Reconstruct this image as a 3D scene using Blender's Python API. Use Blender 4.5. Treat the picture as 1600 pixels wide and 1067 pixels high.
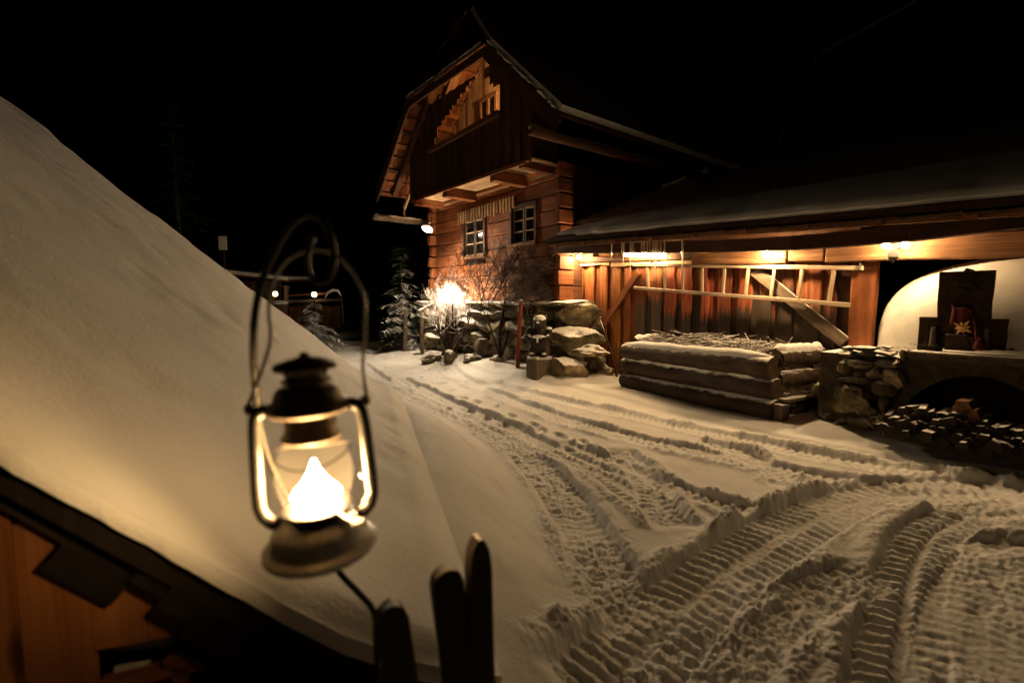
import bpy, bmesh, math, random
import numpy as np
from mathutils import Vector, Matrix, noise as mnoise

for o in list(bpy.data.objects):
    bpy.data.objects.remove(o, do_unlink=True)
SC = bpy.context.scene
COL = SC.collection
random.seed(7)
R = math.radians

# ------------------------------------------------------------------ camera
F = 17.0 / 36.0 * 1600.0
TH = math.atan(63.5 / F)
CT, ST = math.cos(TH), math.sin(TH)
EYE = 1.5
cam_d = bpy.data.cameras.new('camera')
cam_d.lens = 17.0
cam_d.sensor_width = 36.0
cam_d.clip_start = 0.05
cam_d.clip_end = 2000
cam_d.dof.use_dof = True
cam_d.dof.focus_distance = 8.5
cam_d.dof.aperture_fstop = 1.7
cam = bpy.data.objects.new('camera', cam_d)
COL.objects.link(cam)
cam.location = (0, 0, EYE)
cam.rotation_euler = (math.pi / 2 - TH, 0, 0)
SC.camera = cam

# ------------------------------------------------------------------ night sky
w = bpy.data.worlds.new('World')
SC.world = w
w.use_nodes = True
nt = w.node_tree
bg = nt.nodes['Background']
sky = nt.nodes.new('ShaderNodeTexSky')
sky.sky_type = 'NISHITA'
sky.sun_disc = False
sky.sun_elevation = R(-6)
sky.sun_rotation = R(200)
nt.links.new(sky.outputs[0], bg.inputs[0])
bg.inputs[1].default_value = 0.0007

# ------------------------------------------------------------------ exposure
SC.view_settings.view_transform = 'Standard'
SC.view_settings.look = 'None'
SC.view_settings.exposure = 0.0
SC.view_settings.gamma = 1.0
SC.view_settings.use_curve_mapping = False
cy = SC.cycles
cy.use_denoising = True
try:
    cy.denoiser = 'OPENIMAGEDENOISE'
except Exception:
    pass
cy.max_bounces = 6
cy.diffuse_bounces = 3
cy.glossy_bounces = 3
cy.transmission_bounces = 4
cy.transparent_max_bounces = 12
cy.sample_clamp_indirect = 3.0
cy.sample_clamp_direct = 0.0
cy.caustics_reflective = False
cy.caustics_refractive = False
cy.use_light_tree = True
cy.use_adaptive_sampling = True
cy.adaptive_threshold = 0.015

# lamp strengths (radiance of the glowing bulbs)
WARM = (1.0, 0.645, 0.30)
LP = dict(flood=1900.0, shade=5500.0, shed=1500.0, tube=170.0, twin=950.0, attic=2000.0, flame=460.0, far=12.0)

# ------------------------------------------------------------------ geometry of the place
def ray(u, v):
    cx = (u - 800.0) / F
    cyy = (533.5 - v) / F
    return Vector((cx, CT + ST * cyy, -ST + CT * cyy))
def at(u, v, y):
    d = ray(u, v)
    return Vector((d.x / d.y * y, y, EYE + d.z / d.y * y))
def on_plane(u, v, p, n):
    d = ray(u, v)
    o = Vector((0, 0, EYE))
    t = (Vector(p) - o).dot(n) / d.dot(n)
    return o + d * t

# house frame: t along the gable wall (right corner -> left), o out of the wall
HC = Vector((0.94, 9.5, 0)); HA = Vector((-0.622, 0.783, 0)).normalized(); HN = Vector((-HA.y, HA.x, 0))
def H(t, o, z):
    return Vector((HC.x + HA.x * t + HN.x * o, HC.y + HA.y * t + HN.y * o, z))
def HP(u, v, o):
    p = on_plane(u, v, H(0, o, 0), HN)
    d = p - HC
    return d.x * HA.x + d.y * HA.y, p.z
# shed frame: t along its wall (left -> right), o out of the wall towards the yard
SW = Vector((1.25, 10.0, 0)); SB = Vector((0.588, -0.809, 0)).normalized(); SN = Vector((SB.y, -SB.x, 0))
def S(t, o, z):
    return Vector((SW.x + SB.x * t + SN.x * o, SW.y + SB.y * t + SN.y * o, z))
def SP(u, v, o):
    p = on_plane(u, v, S(0, o, 0), SN)
    d = p - SW
    return d.x * SB.x + d.y * SB.y, p.z
# hut frame: w down the roof slope (horizontal run), l along the ridge away from the viewer
UD = Vector((0.958, 0.287, 0)).normalized(); UH = Vector((-UD.y, UD.x, 0)); UT = math.tan(R(41))
U0 = Vector((-1.004, 0.95, 1.236))
def U(w_, l, q=0.0):
    p = U0 + UD * w_ + UH * l
    return Vector((p.x, p.y, U0.z - UT * w_ + q))
def UP(u, v, l):
    return on_plane(u, v, U0 + UH * l, UH)

# ------------------------------------------------------------------ noise (numpy)
def _hash(ix, iy, seed):
    h = (ix.astype(np.int64) * 374761393 + iy.astype(np.int64) * 668265263 + seed * 1274126177) & 0xffffffff
    h = ((h ^ (h >> 13)) * 1274126177) & 0xffffffff
    return ((h ^ (h >> 16)) & 0xffff) / 65535.0
def vnoise(x, y, seed=0):
    ix = np.floor(x); iy = np.floor(y)
    fx = x - ix; fy = y - iy
    fx = fx * fx * fx * (fx * (fx * 6 - 15) + 10); fy = fy * fy * fy * (fy * (fy * 6 - 15) + 10)
    a = _hash(ix, iy, seed); b = _hash(ix + 1, iy, seed); c = _hash(ix, iy + 1, seed); d = _hash(ix + 1, iy + 1, seed)
    return (a + (b - a) * fx) * (1 - fy) + (c + (d - c) * fx) * fy
def fbm(x, y, seed=0, oct=4, gain=0.5):
    s = 0.0; a = 1.0; tot = 0.0
    for i in range(oct):
        s = s + a * vnoise(x, y, seed + i * 17); tot += a
        x, y = 1.62 * x - 1.18 * y + 3.1, 1.18 * x + 1.62 * y + 7.7
        a *= gain
    return s / tot
def billow(x, y, seed=0, oct=4, gain=0.55):
    s = 0.0; a = 1.0; tot = 0.0
    for i in range(oct):
        s = s + a * (1 - np.abs(2 * vnoise(x, y, seed + i * 17) - 1)); tot += a
        x, y = 1.62 * x - 1.18 * y + 3.1, 1.18 * x + 1.62 * y + 7.7
        a *= gain
    return s / tot
def worley(x, y, seed=0):
    ix = np.floor(x); iy = np.floor(y)
    best = np.full(x.shape, 9.0)
    for dx in (-1, 0, 1):
        for dy in (-1, 0, 1):
            cx = ix + dx; cyy = iy + dy
            px = cx + _hash(cx, cyy, seed); py = cyy + _hash(cx, cyy, seed + 5)
            best = np.minimum(best, (px - x) ** 2 + (py - y) ** 2)
    return np.sqrt(best)
def sst(a, b, x):
    t = np.clip((x - a) / (b - a), 0, 1)
    return t * t * (3 - 2 * t)

# ------------------------------------------------------------------ terrain
def z_base(x, y):
    x = np.asarray(x, float); y = np.asarray(y, float)
    z = 0.09 * sst(2.1, 4.0, x) * (1 - sst(7.0, 9.5, y))
    z = z + 0.55 * sst(14, 32, y) + 0.9 * sst(30, 80, y)
    return z
def ground_hit(u, v):
    d = ray(u, v); o = Vector((0, 0, EYE))
    t = 1.0
    for i in range(40):
        p = o + d * t
        zb = float(z_base(p.x, p.y))
        t = (zb - EYE) / d.z
    p = o + d * t
    return (p.x, p.y)
def smooth_poly(pts, n=10):
    out = []
    P = [pts[0]] + list(pts) + [pts[-1]]
    for i in range(1, len(P) - 2):
        p0, p1, p2, p3 = [np.array(q, float) for q in P[i - 1:i + 3]]
        for k in range(n):
            t = k / n
            out.append(0.5 * ((2 * p1) + (-p0 + p2) * t + (2 * p0 - 5 * p1 + 4 * p2 - p3) * t * t + (-p0 + 3 * p1 - 3 * p2 + p3) * t ** 3))
    out.append(np.array(P[-2], float))
    return np.array(out)
def poly_dist(x, y, pl):
    """signed distance (left of travel positive), arc length and end fade of points to a polyline"""
    best = np.full(x.shape, 1e9); sg = np.zeros(x.shape); ss = np.zeros(x.shape)
    acc = 0.0
    for i in range(len(pl) - 1):
        a = pl[i]; b = pl[i + 1]; e = b - a; L = float(np.hypot(*e)) + 1e-9
        t = np.clip(((x - a[0]) * e[0] + (y - a[1]) * e[1]) / (L * L), 0, 1)
        dx = x - (a[0] + t * e[0]); dy = y - (a[1] + t * e[1])
        d = np.hypot(dx, dy)
        m = d < best
        best = np.where(m, d, best)
        sg = np.where(m, np.sign(e[0] * dy - e[1] * dx), sg)
        ss = np.where(m, acc + t * L, ss)
        acc += L
    return best, sg, ss, acc
PX = lambda L: smooth_poly([ground_hit(*p) for p in L])
TRACKS = [
    # polyline, width, depth, tread, berm left, berm right, churn
    (PX([(548, 560), (590, 590), (650, 622), (740, 663), (810, 705), (868, 760), (910, 825), (950, 895), (1000, 965), (1060, 1067), (1090, 1140)]), 0.40, 0.060, 0.9, .35, .5, .8),
    (PX([(620, 590), (700, 628), (790, 665), (870, 705), (950, 742), (1010, 785), (1060, 830)]), 0.34, 0.050, 1.0, .6, .5, .7),
    (PX([(690, 566), (715, 588), (770, 614), (850, 645), (960, 678), (1090, 708), (1250, 742), (1420, 770), (1600, 800), (1750, 826)]), 0.34, 0.050, 1.0, .7, .6, .85),
    (PX([(755, 597), (840, 618), (950, 643), (1080, 672), (1220, 702), (1380, 730), (1600, 768), (1750, 790)]), 0.30, 0.040, .9, 1.0, .3, .4),
    (PX([(900, 1140), (985, 1030), (1060, 945), (1140, 882), (1235, 822), (1340, 778), (1470, 760), (1600, 765)]), 0.46, 0.070, 1.3, 1.4, .6, .5),
    (PX([(1400, 1200), (1405, 1067), (1412, 960), (1428, 880), (1462, 822), (1530, 796), (1640, 790)]), 0.36, 0.060, 1.8, .5, .4, .12),
    (PX([(870, 690), (950, 722), (1040, 757), (1120, 788), (1190, 806)]), 0.26, 0.040, .8, .9, .7, .5),
    (PX([(1080, 690), (1150, 706), (1205, 735), (1232, 765)]), 0.26, 0.050, .7, 1.3, .6, .8),
    (PX([(1120, 1140), (1150, 1040), (1200, 970), (1280, 925), (1370, 885)]), 0.30, 0.045, .7, .5, .5, .9),
    (PX([(1560, 1200), (1530, 1067), (1530, 960), (1570, 890), (1640, 850)]), 0.44, 0.050, .6, .5, .7, .6),
    (PX([(1480, 850), (1540, 846), (1620, 852), (1700, 860)]), 0.22, 0.060, .4, .9, .8, .6),
    (PX([(960, 700), (1010, 745), (1030, 790), (1060, 830)]), 0.30, 0.050, .9, .7, .6, .9),
]
EDGE_L = PX([(470, 520), (520, 560), (560, 590), (640, 634), (725, 668), (790, 705), (850, 775), (905, 865), (950, 950), (975, 1067), (985, 1180)])
EDGE_L = np.vstack([EDGE_L, [[.6, 0.2], [.7, -4.0]]])
EDGE_R = PX([(690, 560), (760, 588), (900, 610), (1000, 634), (1100, 660), (1220, 690), (1400, 720), (1600, 748), (1800, 775)])
FOOT = []
_fr = random.Random(3)
for (u, v) in [(640, 583), (655, 590), (668, 577), (690, 600), (705, 610), (650, 601), (725, 622), (700, 634), (735, 640), (760, 650), (790, 660), (745, 628), (775, 636), (800, 650), (835, 664), (875, 681), (910, 693), (846, 672), (890, 700), (620, 566), (600, 575), (680, 588), (715, 596), (640, 560), (560, 548), (575, 540), (530, 536), (1440, 612 + 80), (1490, 705)]:
    g = ground_hit(u, v)
    FOOT.append((g[0], g[1], _fr.uniform(-0.5, 0.5), _fr.uniform(.7, 1.1)))

def ground_z(x, y):
    shp = np.shape(x)
    x = np.atleast_1d(np.asarray(x, float)); y = np.atleast_1d(np.asarray(y, float))
    z = z_base(x, y)
    far = sst(0.0, 18.0, np.hypot(x, y))
    # soft drifts
    z = z + 0.05 * (fbm(x * .9, y * .9, 1, 3) - .5) + 0.012 * (fbm(x * 5, y * 5, 9, 3) - .5)
    z = z + 0.35 * (fbm(x * .22, y * .22, 4, 3) - .5) * sst(13, 22, y)
    # bank on the hut side of the lane
    d, sg, s, L = poly_dist(x, y, EDGE_L)
    bank = np.where(sg < 0, d, -d)          # >0 : left of the lane
    near_h = (1 - sst(5.5, 9.0, y)) * sst(-3.0, -1.0, y)
    drift = 0.5 + fbm(x * 1.6 + y * .5, y * .8, 23, 3)
    z = z + near_h * (0.04 * sst(0.0, 0.12, bank) + 0.44 * sst(0.05, 0.95, bank) * (.85 + .15 * drift))
    # wind-cut crests running along the bank
    crest = np.abs(bank - 0.42 - 0.10 * np.sin(y * 1.7)); z = z + near_h * 0.035 * np.exp(-(crest / .07) ** 2) * sst(0, .1, bank) * sst(.35, .7, fbm(x * 1.1, y * 1.1, 31, 2)) * 1.5
    # raised verge along planter and oven
    d2, sg2, s2, L2 = poly_dist(x, y, EDGE_R)
    vr = np.where(sg2 > 0, d2, -d2)
    z = z + (1 - sst(12, 14, y)) * (0.05 * sst(0.0, 0.10, vr) + 0.03 * sst(.1, .9, vr))
    # mound against the house foundation
    ht = (x - HC.x) * HA.x + (y - HC.y) * HA.y; ho = (x - HC.x) * HN.x + (y - HC.y) * HN.y
    m = (1 - sst(.5, 1.7, ho)) * sst(-1.6, -.4, ht) * (1 - sst(5.2, 6.4, ht)) * sst(-3, -.3, ho)
    z = z + 0.17 * m * (0.7 + 0.6 * fbm(x * 2, y * 2, 40, 3))
    # tyre tracks
    churn = np.zeros(x.shape); cut = np.zeros(x.shape); add = np.zeros(x.shape); trd = np.zeros(x.shape)
    near = 1 - sst(10.5, 13.5, np.hypot(x, y))
    idx = np.where(near > 0)[0]
    if len(idx):
        xx = x[idx]; yy = y[idx]
        wob = 0.05 * (fbm(xx * 3, yy * 3, 70, 3) - .5)
        lump = worley(xx * 13 + 2 * fbm(xx * 6, yy * 6, 2, 2), yy * 13, 8)
        lump = np.clip(1 - lump * 1.15, 0, 1)
        lump2 = np.clip(1 - worley(xx * 27, yy * 27 + fbm(xx * 9, yy * 9, 6, 2), 18) * 1.15, 0, 1)
        lump3 = np.clip(1 - worley(xx * 46 + fbm(xx * 15, yy * 15, 7, 2), yy * 46, 28) * 1.15, 0, 1)
        cut_i = np.zeros(len(idx)); add_i = np.zeros(len(idx)); ch_i = np.zeros(len(idx)); tr_i = np.zeros(len(idx)); nr_i = np.zeros(len(idx))
        for k, (pl, wd, dp, tread, bl, br, ch) in enumerate(TRACKS):
            lo = pl.min(0) - .8; hi = pl.max(0) + .8
            sel = np.where((xx > lo[0]) & (xx < hi[0]) & (yy > lo[1]) & (yy < hi[1]))[0]
            if not len(sel): continue
            a = xx[sel]; b = yy[sel]
            d, sg, s, L = poly_dist(a, b, pl)
            ends = sst(0, .15, s) * sst(0, .15, L - s)
            d = d + wob[sel]
            h = wd / 2
            inside = (1 - sst(h - .035, h + .015, d)) * ends
            ragged = .55 + .9 * fbm(a * 2.3, b * 2.3, 50 + k, 3)
            # chevron lugs with a centre groove
            ph = s / 0.082 + .5 * fbm(a * 3, b * 3, 66, 2) + np.where(sg > 0, 0.0, 0.5) + d * 2.2 + .25 * fbm(a * 7, b * 7, 60, 2)
            lug = sst(.1, .75, .5 + .5 * np.sin(2 * math.pi * ph)) * sst(.012, .04, d) * (1 - sst(h - .05, h - .01, d))
            wear = sst(.30, .58, fbm(a * 2.1 + k * 9, b * 2.1, 77, 3))
            cut_i[sel] = np.maximum(cut_i[sel], dp * .72 * inside * (.75 + .4 * ragged))
            tr_i[sel] = np.where(inside > .3, (lug - .5) * .020 * tread * inside * (.25 + .75 * wear), tr_i[sel])
            side = np.where(sg > 0, bl, br)
            berm = np.exp(-((d - h - .045) / .055) ** 2) * side * ends * ragged * (.25 + .95 * sst(.32, .62, fbm(a * 2.6 + k * 3, b * 2.6, 130 + k, 3)))
            add_i[sel] = np.maximum(add_i[sel], berm * .034 * (.35 + .55 * lump[sel] + .45 * lump2[sel] + .35 * lump3[sel]))
            chm = np.exp(-(np.maximum(d - h * .5, 0) / .13) ** 2) * ch * ends * sst(.28, .6, fbm(a * 1.9 + 5 * k, b * 1.9, 90, 3))
            ch_i[sel] = np.maximum(ch_i[sel], chm); nr_i[sel] = np.maximum(nr_i[sel], np.exp(-(np.maximum(d - h, 0) / .10) ** 2) * ends)
        rough = (billow(xx * 7, yy * 7, 12, 5, .62) - .5) * .035 + lump * .016 + lump2 * .016 + lump3 * .011 - .02
        zz = -cut_i + tr_i * (1 - .45 * ch_i) + add_i * (1 - .5 * np.minimum(cut_i / .05, 1)) + rough * ch_i * .95 + nr_i * (lump3 * .004 + lump2 * .008 * fbm(xx * 2, yy * 2, 5, 2) + .007 * (billow(xx * 18, yy * 18, 3, 3) - .6))
        # footprints
        for (fx, fy, fa, fs) in FOOT:
            ca, sa = math.cos(fa), math.sin(fa)
            lx = (xx - fx) * ca + (yy - fy) * sa; ly = -(xx - fx) * sa + (yy - fy) * ca
            q = (lx / (.065 * fs)) ** 2 + (ly / (.15 * fs)) ** 2
            zz = zz - .032 * (1 - sst(.5, 1.15, q)) + .008 * np.exp(-((np.sqrt(q) - 1.25) / .18) ** 2)
        z[idx] = z[idx] + zz * near[idx]
    # trodden snow behind, along the path by the house
    pth = sst(9.5, 11.5, y) * (1 - sst(20, 26, y)) * np.exp(-((x + 2.9 + .12 * (y - 10)) / 1.5) ** 2)
    z = z + pth * .05 * (billow(x * 2.6, y * 2.6, 33, 4) - .6)
    # keep below the hut roof and boxes
    return z.reshape(shp) if shp else float(z[0])
def gz(x, y):
    return float(ground_z(np.array([x]), np.array([y]))[0])

# ------------------------------------------------------------------ materials
def new_mat(name):
    m = bpy.data.materials.new(name); m.use_nodes = True
    n = m.node_tree.nodes; b = n['Principled BSDF']
    return m, m.node_tree, n, b, m.node_tree.links.new
def ramp(n, stops):
    r = n.new('ShaderNodeValToRGB')
    e = r.color_ramp.elements
    while len(e) < len(stops): e.new(0.5)
    for k, (p, c) in enumerate(stops):
        e[k].position = p; e[k].color = (*c, 1)
    return r
def mathn(n, op, a=None, b=None):
    m = n.new('ShaderNodeMath'); m.operation = op
    if a is not None: m.inputs[0].default_value = a
    if b is not None: m.inputs[1].default_value = b
    return m
def mixc(n, l, fac, a, b, mode='MIX'):
    m = n.new('ShaderNodeMix'); m.data_type = 'RGBA'; m.blend_type = mode
    for s, v in ((0, fac), (6, a), (7, b)):
        if isinstance(v, (int, float)): m.inputs[s].default_value = v
        elif isinstance(v, tuple): m.inputs[s].default_value = (*v, 1)
        else: l(v, m.inputs[s])
    return m.outputs[2]
SNOWC = (0.82, 0.82, 0.83)
def snow_factor(n, l, thr, soft=.12, scale=9.0, amp=.35):
    """how much of a surface carries settled snow: faces that look up, broken by noise"""
    g = n.new('ShaderNodeNewGeometry'); sx = n.new('ShaderNodeSeparateXYZ'); l(g.outputs['Normal'], sx.inputs[0])
    tc = n.new('ShaderNodeNewGeometry'); nz = n.new('ShaderNodeTexNoise'); nz.inputs['Scale'].default_value = scale; nz.inputs['Detail'].default_value = 4
    l(tc.outputs['Position'], nz.inputs['Vector'])
    a = mathn(n, 'MULTIPLY_ADD', b=amp); l(nz.outputs[0], a.inputs[0]); l(sx.outputs[2], a.inputs[2])
    mr = n.new('ShaderNodeMapRange'); mr.inputs[1].default_value = thr + amp * .5 - soft; mr.inputs[2].default_value = thr + amp * .5 + soft
    l(a.outputs[0], mr.inputs[0])
    return mr.outputs[0]
def wood(name, cols, sx=14.0, sz=0.9, rough=.75, var=.3, bump=.35, grey=None, snow=None, knots=False, hue=.0):
    m, t, n, b, l = new_mat(name)
    tc = n.new('ShaderNodeTexCoord'); oi = n.new('ShaderNodeObjectInfo')
    sc = n.new('ShaderNodeVectorMath'); sc.operation = 'SCALE'; sc.inputs[0].default_value = (37, 53, 71); l(oi.outputs['Random'], sc.inputs['Scale'])
    ad = n.new('ShaderNodeVectorMath'); ad.operation = 'ADD'; l(tc.outputs['Object'], ad.inputs[0]); l(sc.outputs[0], ad.inputs[1])
    mp = n.new('ShaderNodeMapping'); mp.inputs['Scale'].default_value = (sx, sx, sz); l(ad.outputs[0], mp.inputs[0])
    n1 = n.new('ShaderNodeTexNoise'); n1.inputs['Scale'].default_value = 1.6; n1.inputs['Detail'].default_value = 7; n1.inputs['Roughness'].default_value = .62; n1.inputs['Distortion'].default_value = .7
    l(mp.outputs[0], n1.inputs['Vector'])
    r = ramp(n, [(.25, cols[0]), (.5, cols[1]), (.75, cols[2])]); l(n1.outputs[0], r.inputs[0])
    n2 = n.new('ShaderNodeTexNoise'); n2.inputs['Scale'].default_value = 2.3; n2.inputs['Detail'].default_value = 3; l(ad.outputs[0], n2.inputs['Vector'])
    r2 = ramp(n, [(.3, (.6, .58, .56)), (.7, (1.15, 1.15, 1.15))]); l(n2.outputs[0], r2.inputs[0])
    c = mixc(n, l, 1.0, r.outputs[0], r2.outputs[0], 'MULTIPLY')
    rv = mathn(n, 'MULTIPLY_ADD', b=2 * var); l(oi.outputs['Random'], rv.inputs[0]); rv.inputs[2].default_value = 1 - var
    hs = n.new('ShaderNodeHueSaturation'); l(c, hs.inputs['Color']); l(rv.outputs[0], hs.inputs['Value'])
    c = hs.outputs[0]
    if hue:
        wn = n.new('ShaderNodeTexWhiteNoise'); wn.noise_dimensions = '1D'; l(oi.outputs['Random'], wn.inputs['W'])
        hh = mathn(n, 'MULTIPLY_ADD', b=hue); l(wn.outputs['Value'], hh.inputs[0]); hh.inputs[2].default_value = .5 - hue / 2
        l(hh.outputs[0], hs.inputs['Hue'])
    if knots:
        mk = n.new('ShaderNodeMapping'); mk.inputs['Scale'].default_value = (7, 7, 2.6); l(ad.outputs[0], mk.inputs[0])
        vo = n.new('ShaderNodeTexVoronoi'); vo.inputs['Scale'].default_value = 1.0; l(mk.outputs[0], vo.inputs['Vector'])
        kr = ramp(n, [(.06, (.12, .07, .04)), (.13, (.45, .32, .22)), (.2, (1, 1, 1))]); l(vo.outputs['Distance'], kr.inputs[0])
        c = mixc(n, l, .85, c, kr.outputs[0], 'MULTIPLY')
    if grey:
        z0, dz, gc = grey
        sp = n.new('ShaderNodeSeparateXYZ'); l(tc.outputs['Object'], sp.inputs[0])
        wn = n.new('ShaderNodeTexWhiteNoise'); wn.noise_dimensions = '1D'; l(oi.outputs['Random'], wn.inputs['W'])
        th = mathn(n, 'MULTIPLY_ADD', b=dz); l(wn.outputs['Value'], th.inputs[0]); th.inputs[2].default_value = z0
        df = mathn(n, 'SUBTRACT'); l(sp.outputs[2], df.inputs[0]); l(th.outputs[0], df.inputs[1])
        nn = mathn(n, 'MULTIPLY_ADD', b=.55); l(n1.outputs[0], nn.inputs[0]); l(df.outputs[0], nn.inputs[2])
        mr = n.new('ShaderNodeMapRange'); mr.inputs[1].default_value = .22; mr.inputs[2].default_value = .34; l(nn.outputs[0], mr.inputs[0])
        g1 = ramp(n, [(.3, tuple(q * .55 for q in gc)), (.7, gc)]); l(n1.outputs[0], g1.inputs[0])
        c = mixc(n, l, mr.outputs[0], g1.outputs[0], c)
    ro = rough
    if snow:
        sf = snow_factor(n, l, *snow)
        c = mixc(n, l, sf, c, SNOWC)
    l(c, b.inputs['Base Color'])
    b.inputs['Roughness'].default_value = ro
    b.inputs['Specular IOR Level'].default_value = .25
    bp = n.new('ShaderNodeBump'); bp.inputs['Strength'].default_value = bump; bp.inputs['Distance'].default_value = .012; l(n1.outputs[0], bp.inputs['Height']); l(bp.outputs[0], b.inputs['Normal'])
    return m
def rock(name, cols, scale=6.0, bump=.6, snow=None, var=.3):
    m, t, n, b, l = new_mat(name)
    tc = n.new('ShaderNodeTexCoord'); oi = n.new('ShaderNodeObjectInfo'); g = n.new('ShaderNodeNewGeometry')
    n1 = n.new('ShaderNodeTexNoise'); n1.inputs['Scale'].default_value = scale; n1.inputs['Detail'].default_value = 8; n1.inputs['Roughness'].default_value = .65; l(g.outputs['Position'], n1.inputs['Vector'])
    r = ramp(n, [(.28, cols[0]), (.5, cols[1]), (.72, cols[2])]); l(n1.outputs[0], r.inputs[0])
    n3 = n.new('ShaderNodeTexNoise'); n3.inputs['Scale'].default_value = scale * .35; n3.inputs['Detail'].default_value = 3; l(g.outputs['Position'], n3.inputs['Vector'])
    r3 = ramp(n, [(.35, (.62, .66, .55)), (.65, (1.1, 1.02, .92))]); l(n3.outputs[0], r3.inputs[0])
    c = mixc(n, l, 1.0, r.outputs[0], r3.outputs[0], 'MULTIPLY')
    rv = mathn(n, 'MULTIPLY_ADD', b=2 * var); l(oi.outputs['Random'], rv.inputs[0]); rv.inputs[2].default_value = 1 - var
    hs = n.new('ShaderNodeHueSaturation'); l(c, hs.inputs['Color']); l(rv.outputs[0], hs.inputs['Value']); c = hs.outputs[0]
    if snow: c = mixc(n, l, snow_factor(n, l, *snow), c, SNOWC)
    l(c, b.inputs['Base Color']); b.inputs['Roughness'].default_value = .85; b.inputs['Specular IOR Level'].default_value = .2
    bp = n.new('ShaderNodeBump'); bp.inputs['Strength'].default_value = bump; bp.inputs['Distance'].default_value = .03
    n2 = n.new('ShaderNodeTexNoise'); n2.inputs['Scale'].default_value = scale * 3; n2.inputs['Detail'].default_value = 8; l(g.outputs['Position'], n2.inputs['Vector'])
    l(n2.outputs[0], bp.inputs['Height']); l(bp.outputs[0], b.inputs['Normal'])
    return m
def plain(name, col, rough=.6, metal=0.0, spec=.4, bump=0.0, bscale=40.0, vary=.0):
    m, t, n, b, l = new_mat(name)
    b.inputs['Base Color'].default_value = (*col, 1); b.inputs['Roughness'].default_value = rough; b.inputs['Metallic'].default_value = metal; b.inputs['Specular IOR Level'].default_value = spec
    if bump or vary:
        g = n.new('ShaderNodeNewGeometry')
        nz = n.new('ShaderNodeTexNoise'); nz.inputs['Scale'].default_value = bscale; nz.inputs['Detail'].default_value = 6; l(g.outputs['Position'], nz.inputs['Vector'])
        if bump:
            bp = n.new('ShaderNodeBump'); bp.inputs['Strength'].default_value = bump; bp.inputs['Distance'].default_value = .01; l(nz.outputs[0], bp.inputs['Height']); l(bp.outputs[0], b.inputs['Normal'])
        if vary:
            r = ramp(n, [(.3, tuple(c * (1 - vary) for c in col)), (.7, tuple(min(c * (1 + vary), .95) for c in col))]); l(nz.outputs[0], r.inputs[0]); l(r.outputs[0], b.inputs['Base Color'])
    return m
def glow(name, strength, col=WARM):
    m, t, n, b, l = new_mat(name)
    b.inputs['Base Color'].default_value = (.8, .8, .8, 1)
    b.inputs['Emission Color'].default_value = (*col, 1); b.inputs['Emission Strength'].default_value = strength
    return m
def snow_mat():
    m, t, n, b, l = new_mat('snow')
    g = n.new('ShaderNodeNewGeometry')
    n1 = n.new('ShaderNodeTexNoise'); n1.inputs['Scale'].default_value = 2.0; n1.inputs['Detail'].default_value = 5; l(g.outputs['Position'], n1.inputs['Vector'])
    r = ramp(n, [(.3, (.76, .76, .77)), (.7, (.85, .85, .86))]); l(n1.outputs[0], r.inputs[0]); l(r.outputs[0], b.inputs['Base Color'])
    b.inputs['Roughness'].default_value = .65; b.inputs['Specular IOR Level'].default_value = .25
    n2 = n.new('ShaderNodeTexNoise'); n2.inputs['Scale'].default_value = 60; n2.inputs['Detail'].default_value = 6; n2.inputs['Roughness'].default_value = .7; l(g.outputs['Position'], n2.inputs['Vector'])
    n3 = n.new('ShaderNodeTexNoise'); n3.inputs['Scale'].default_value = 260; n3.inputs['Detail'].default_value = 3; l(g.outputs['Position'], n3.inputs['Vector'])
    ad = mathn(n, 'MULTIPLY_ADD', b=.3); l(n3.outputs[0], ad.inputs[0]); l(n2.outputs[0], ad.inputs[2])
    n4 = n.new('ShaderNodeTexNoise'); n4.inputs['Scale'].default_value = 13; n4.inputs['Detail'].default_value = 5; n4.inputs['Roughness'].default_value = .6; l(g.outputs['Position'], n4.inputs['Vector'])
    ad2 = mathn(n, 'MULTIPLY_ADD', b=.8); l(n4.outputs[0], ad2.inputs[0]); l(ad.outputs[0], ad2.inputs[2])
    bp = n.new('ShaderNodeBump'); bp.inputs['Strength'].default_value = .5; bp.inputs['Distance'].default_value = .011; l(ad2.outputs[0], bp.inputs['Height']); l(bp.outputs[0], b.inputs['Normal'])
    return m
def glass_mat(name, tint=(1, 1, 1), milk=.12, gloss=.1, rim=.6):
    m, t, n, b, l = new_mat(name); n.remove(b); out = n['Material Output']
    tr = n.new('ShaderNodeBsdfTransparent'); tr.inputs[0].default_value = (*tint, 1)
    gl = n.new('ShaderNodeBsdfGlossy'); gl.inputs['Roughness'].default_value = .06
    tl = n.new('ShaderNodeBsdfTranslucent'); tl.inputs[0].default_value = (.9, .85, .78, 1)
    m1 = n.new('ShaderNodeMixShader'); m1.inputs[0].default_value = milk; l(tr.outputs[0], m1.inputs[1]); l(tl.outputs[0], m1.inputs[2])
    fr = n.new('ShaderNodeLayerWeight'); fr.inputs[0].default_value = .25
    mm = mathn(n, 'MULTIPLY_ADD', b=rim); mm.inputs[2].default_value = gloss * .4; l(fr.outputs['Facing'], mm.inputs[0])
    pw = mathn(n, 'POWER', b=2.0); l(mm.outputs[0], pw.inputs[0])
    m2 = n.new('ShaderNodeMixShader'); l(pw.outputs[0], m2.inputs[0]); l(m1.outputs[0], m2.inputs[1]); l(gl.outputs[0], m2.inputs[2])
    l(m2.outputs[0], out.inputs[0])
    return m

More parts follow.
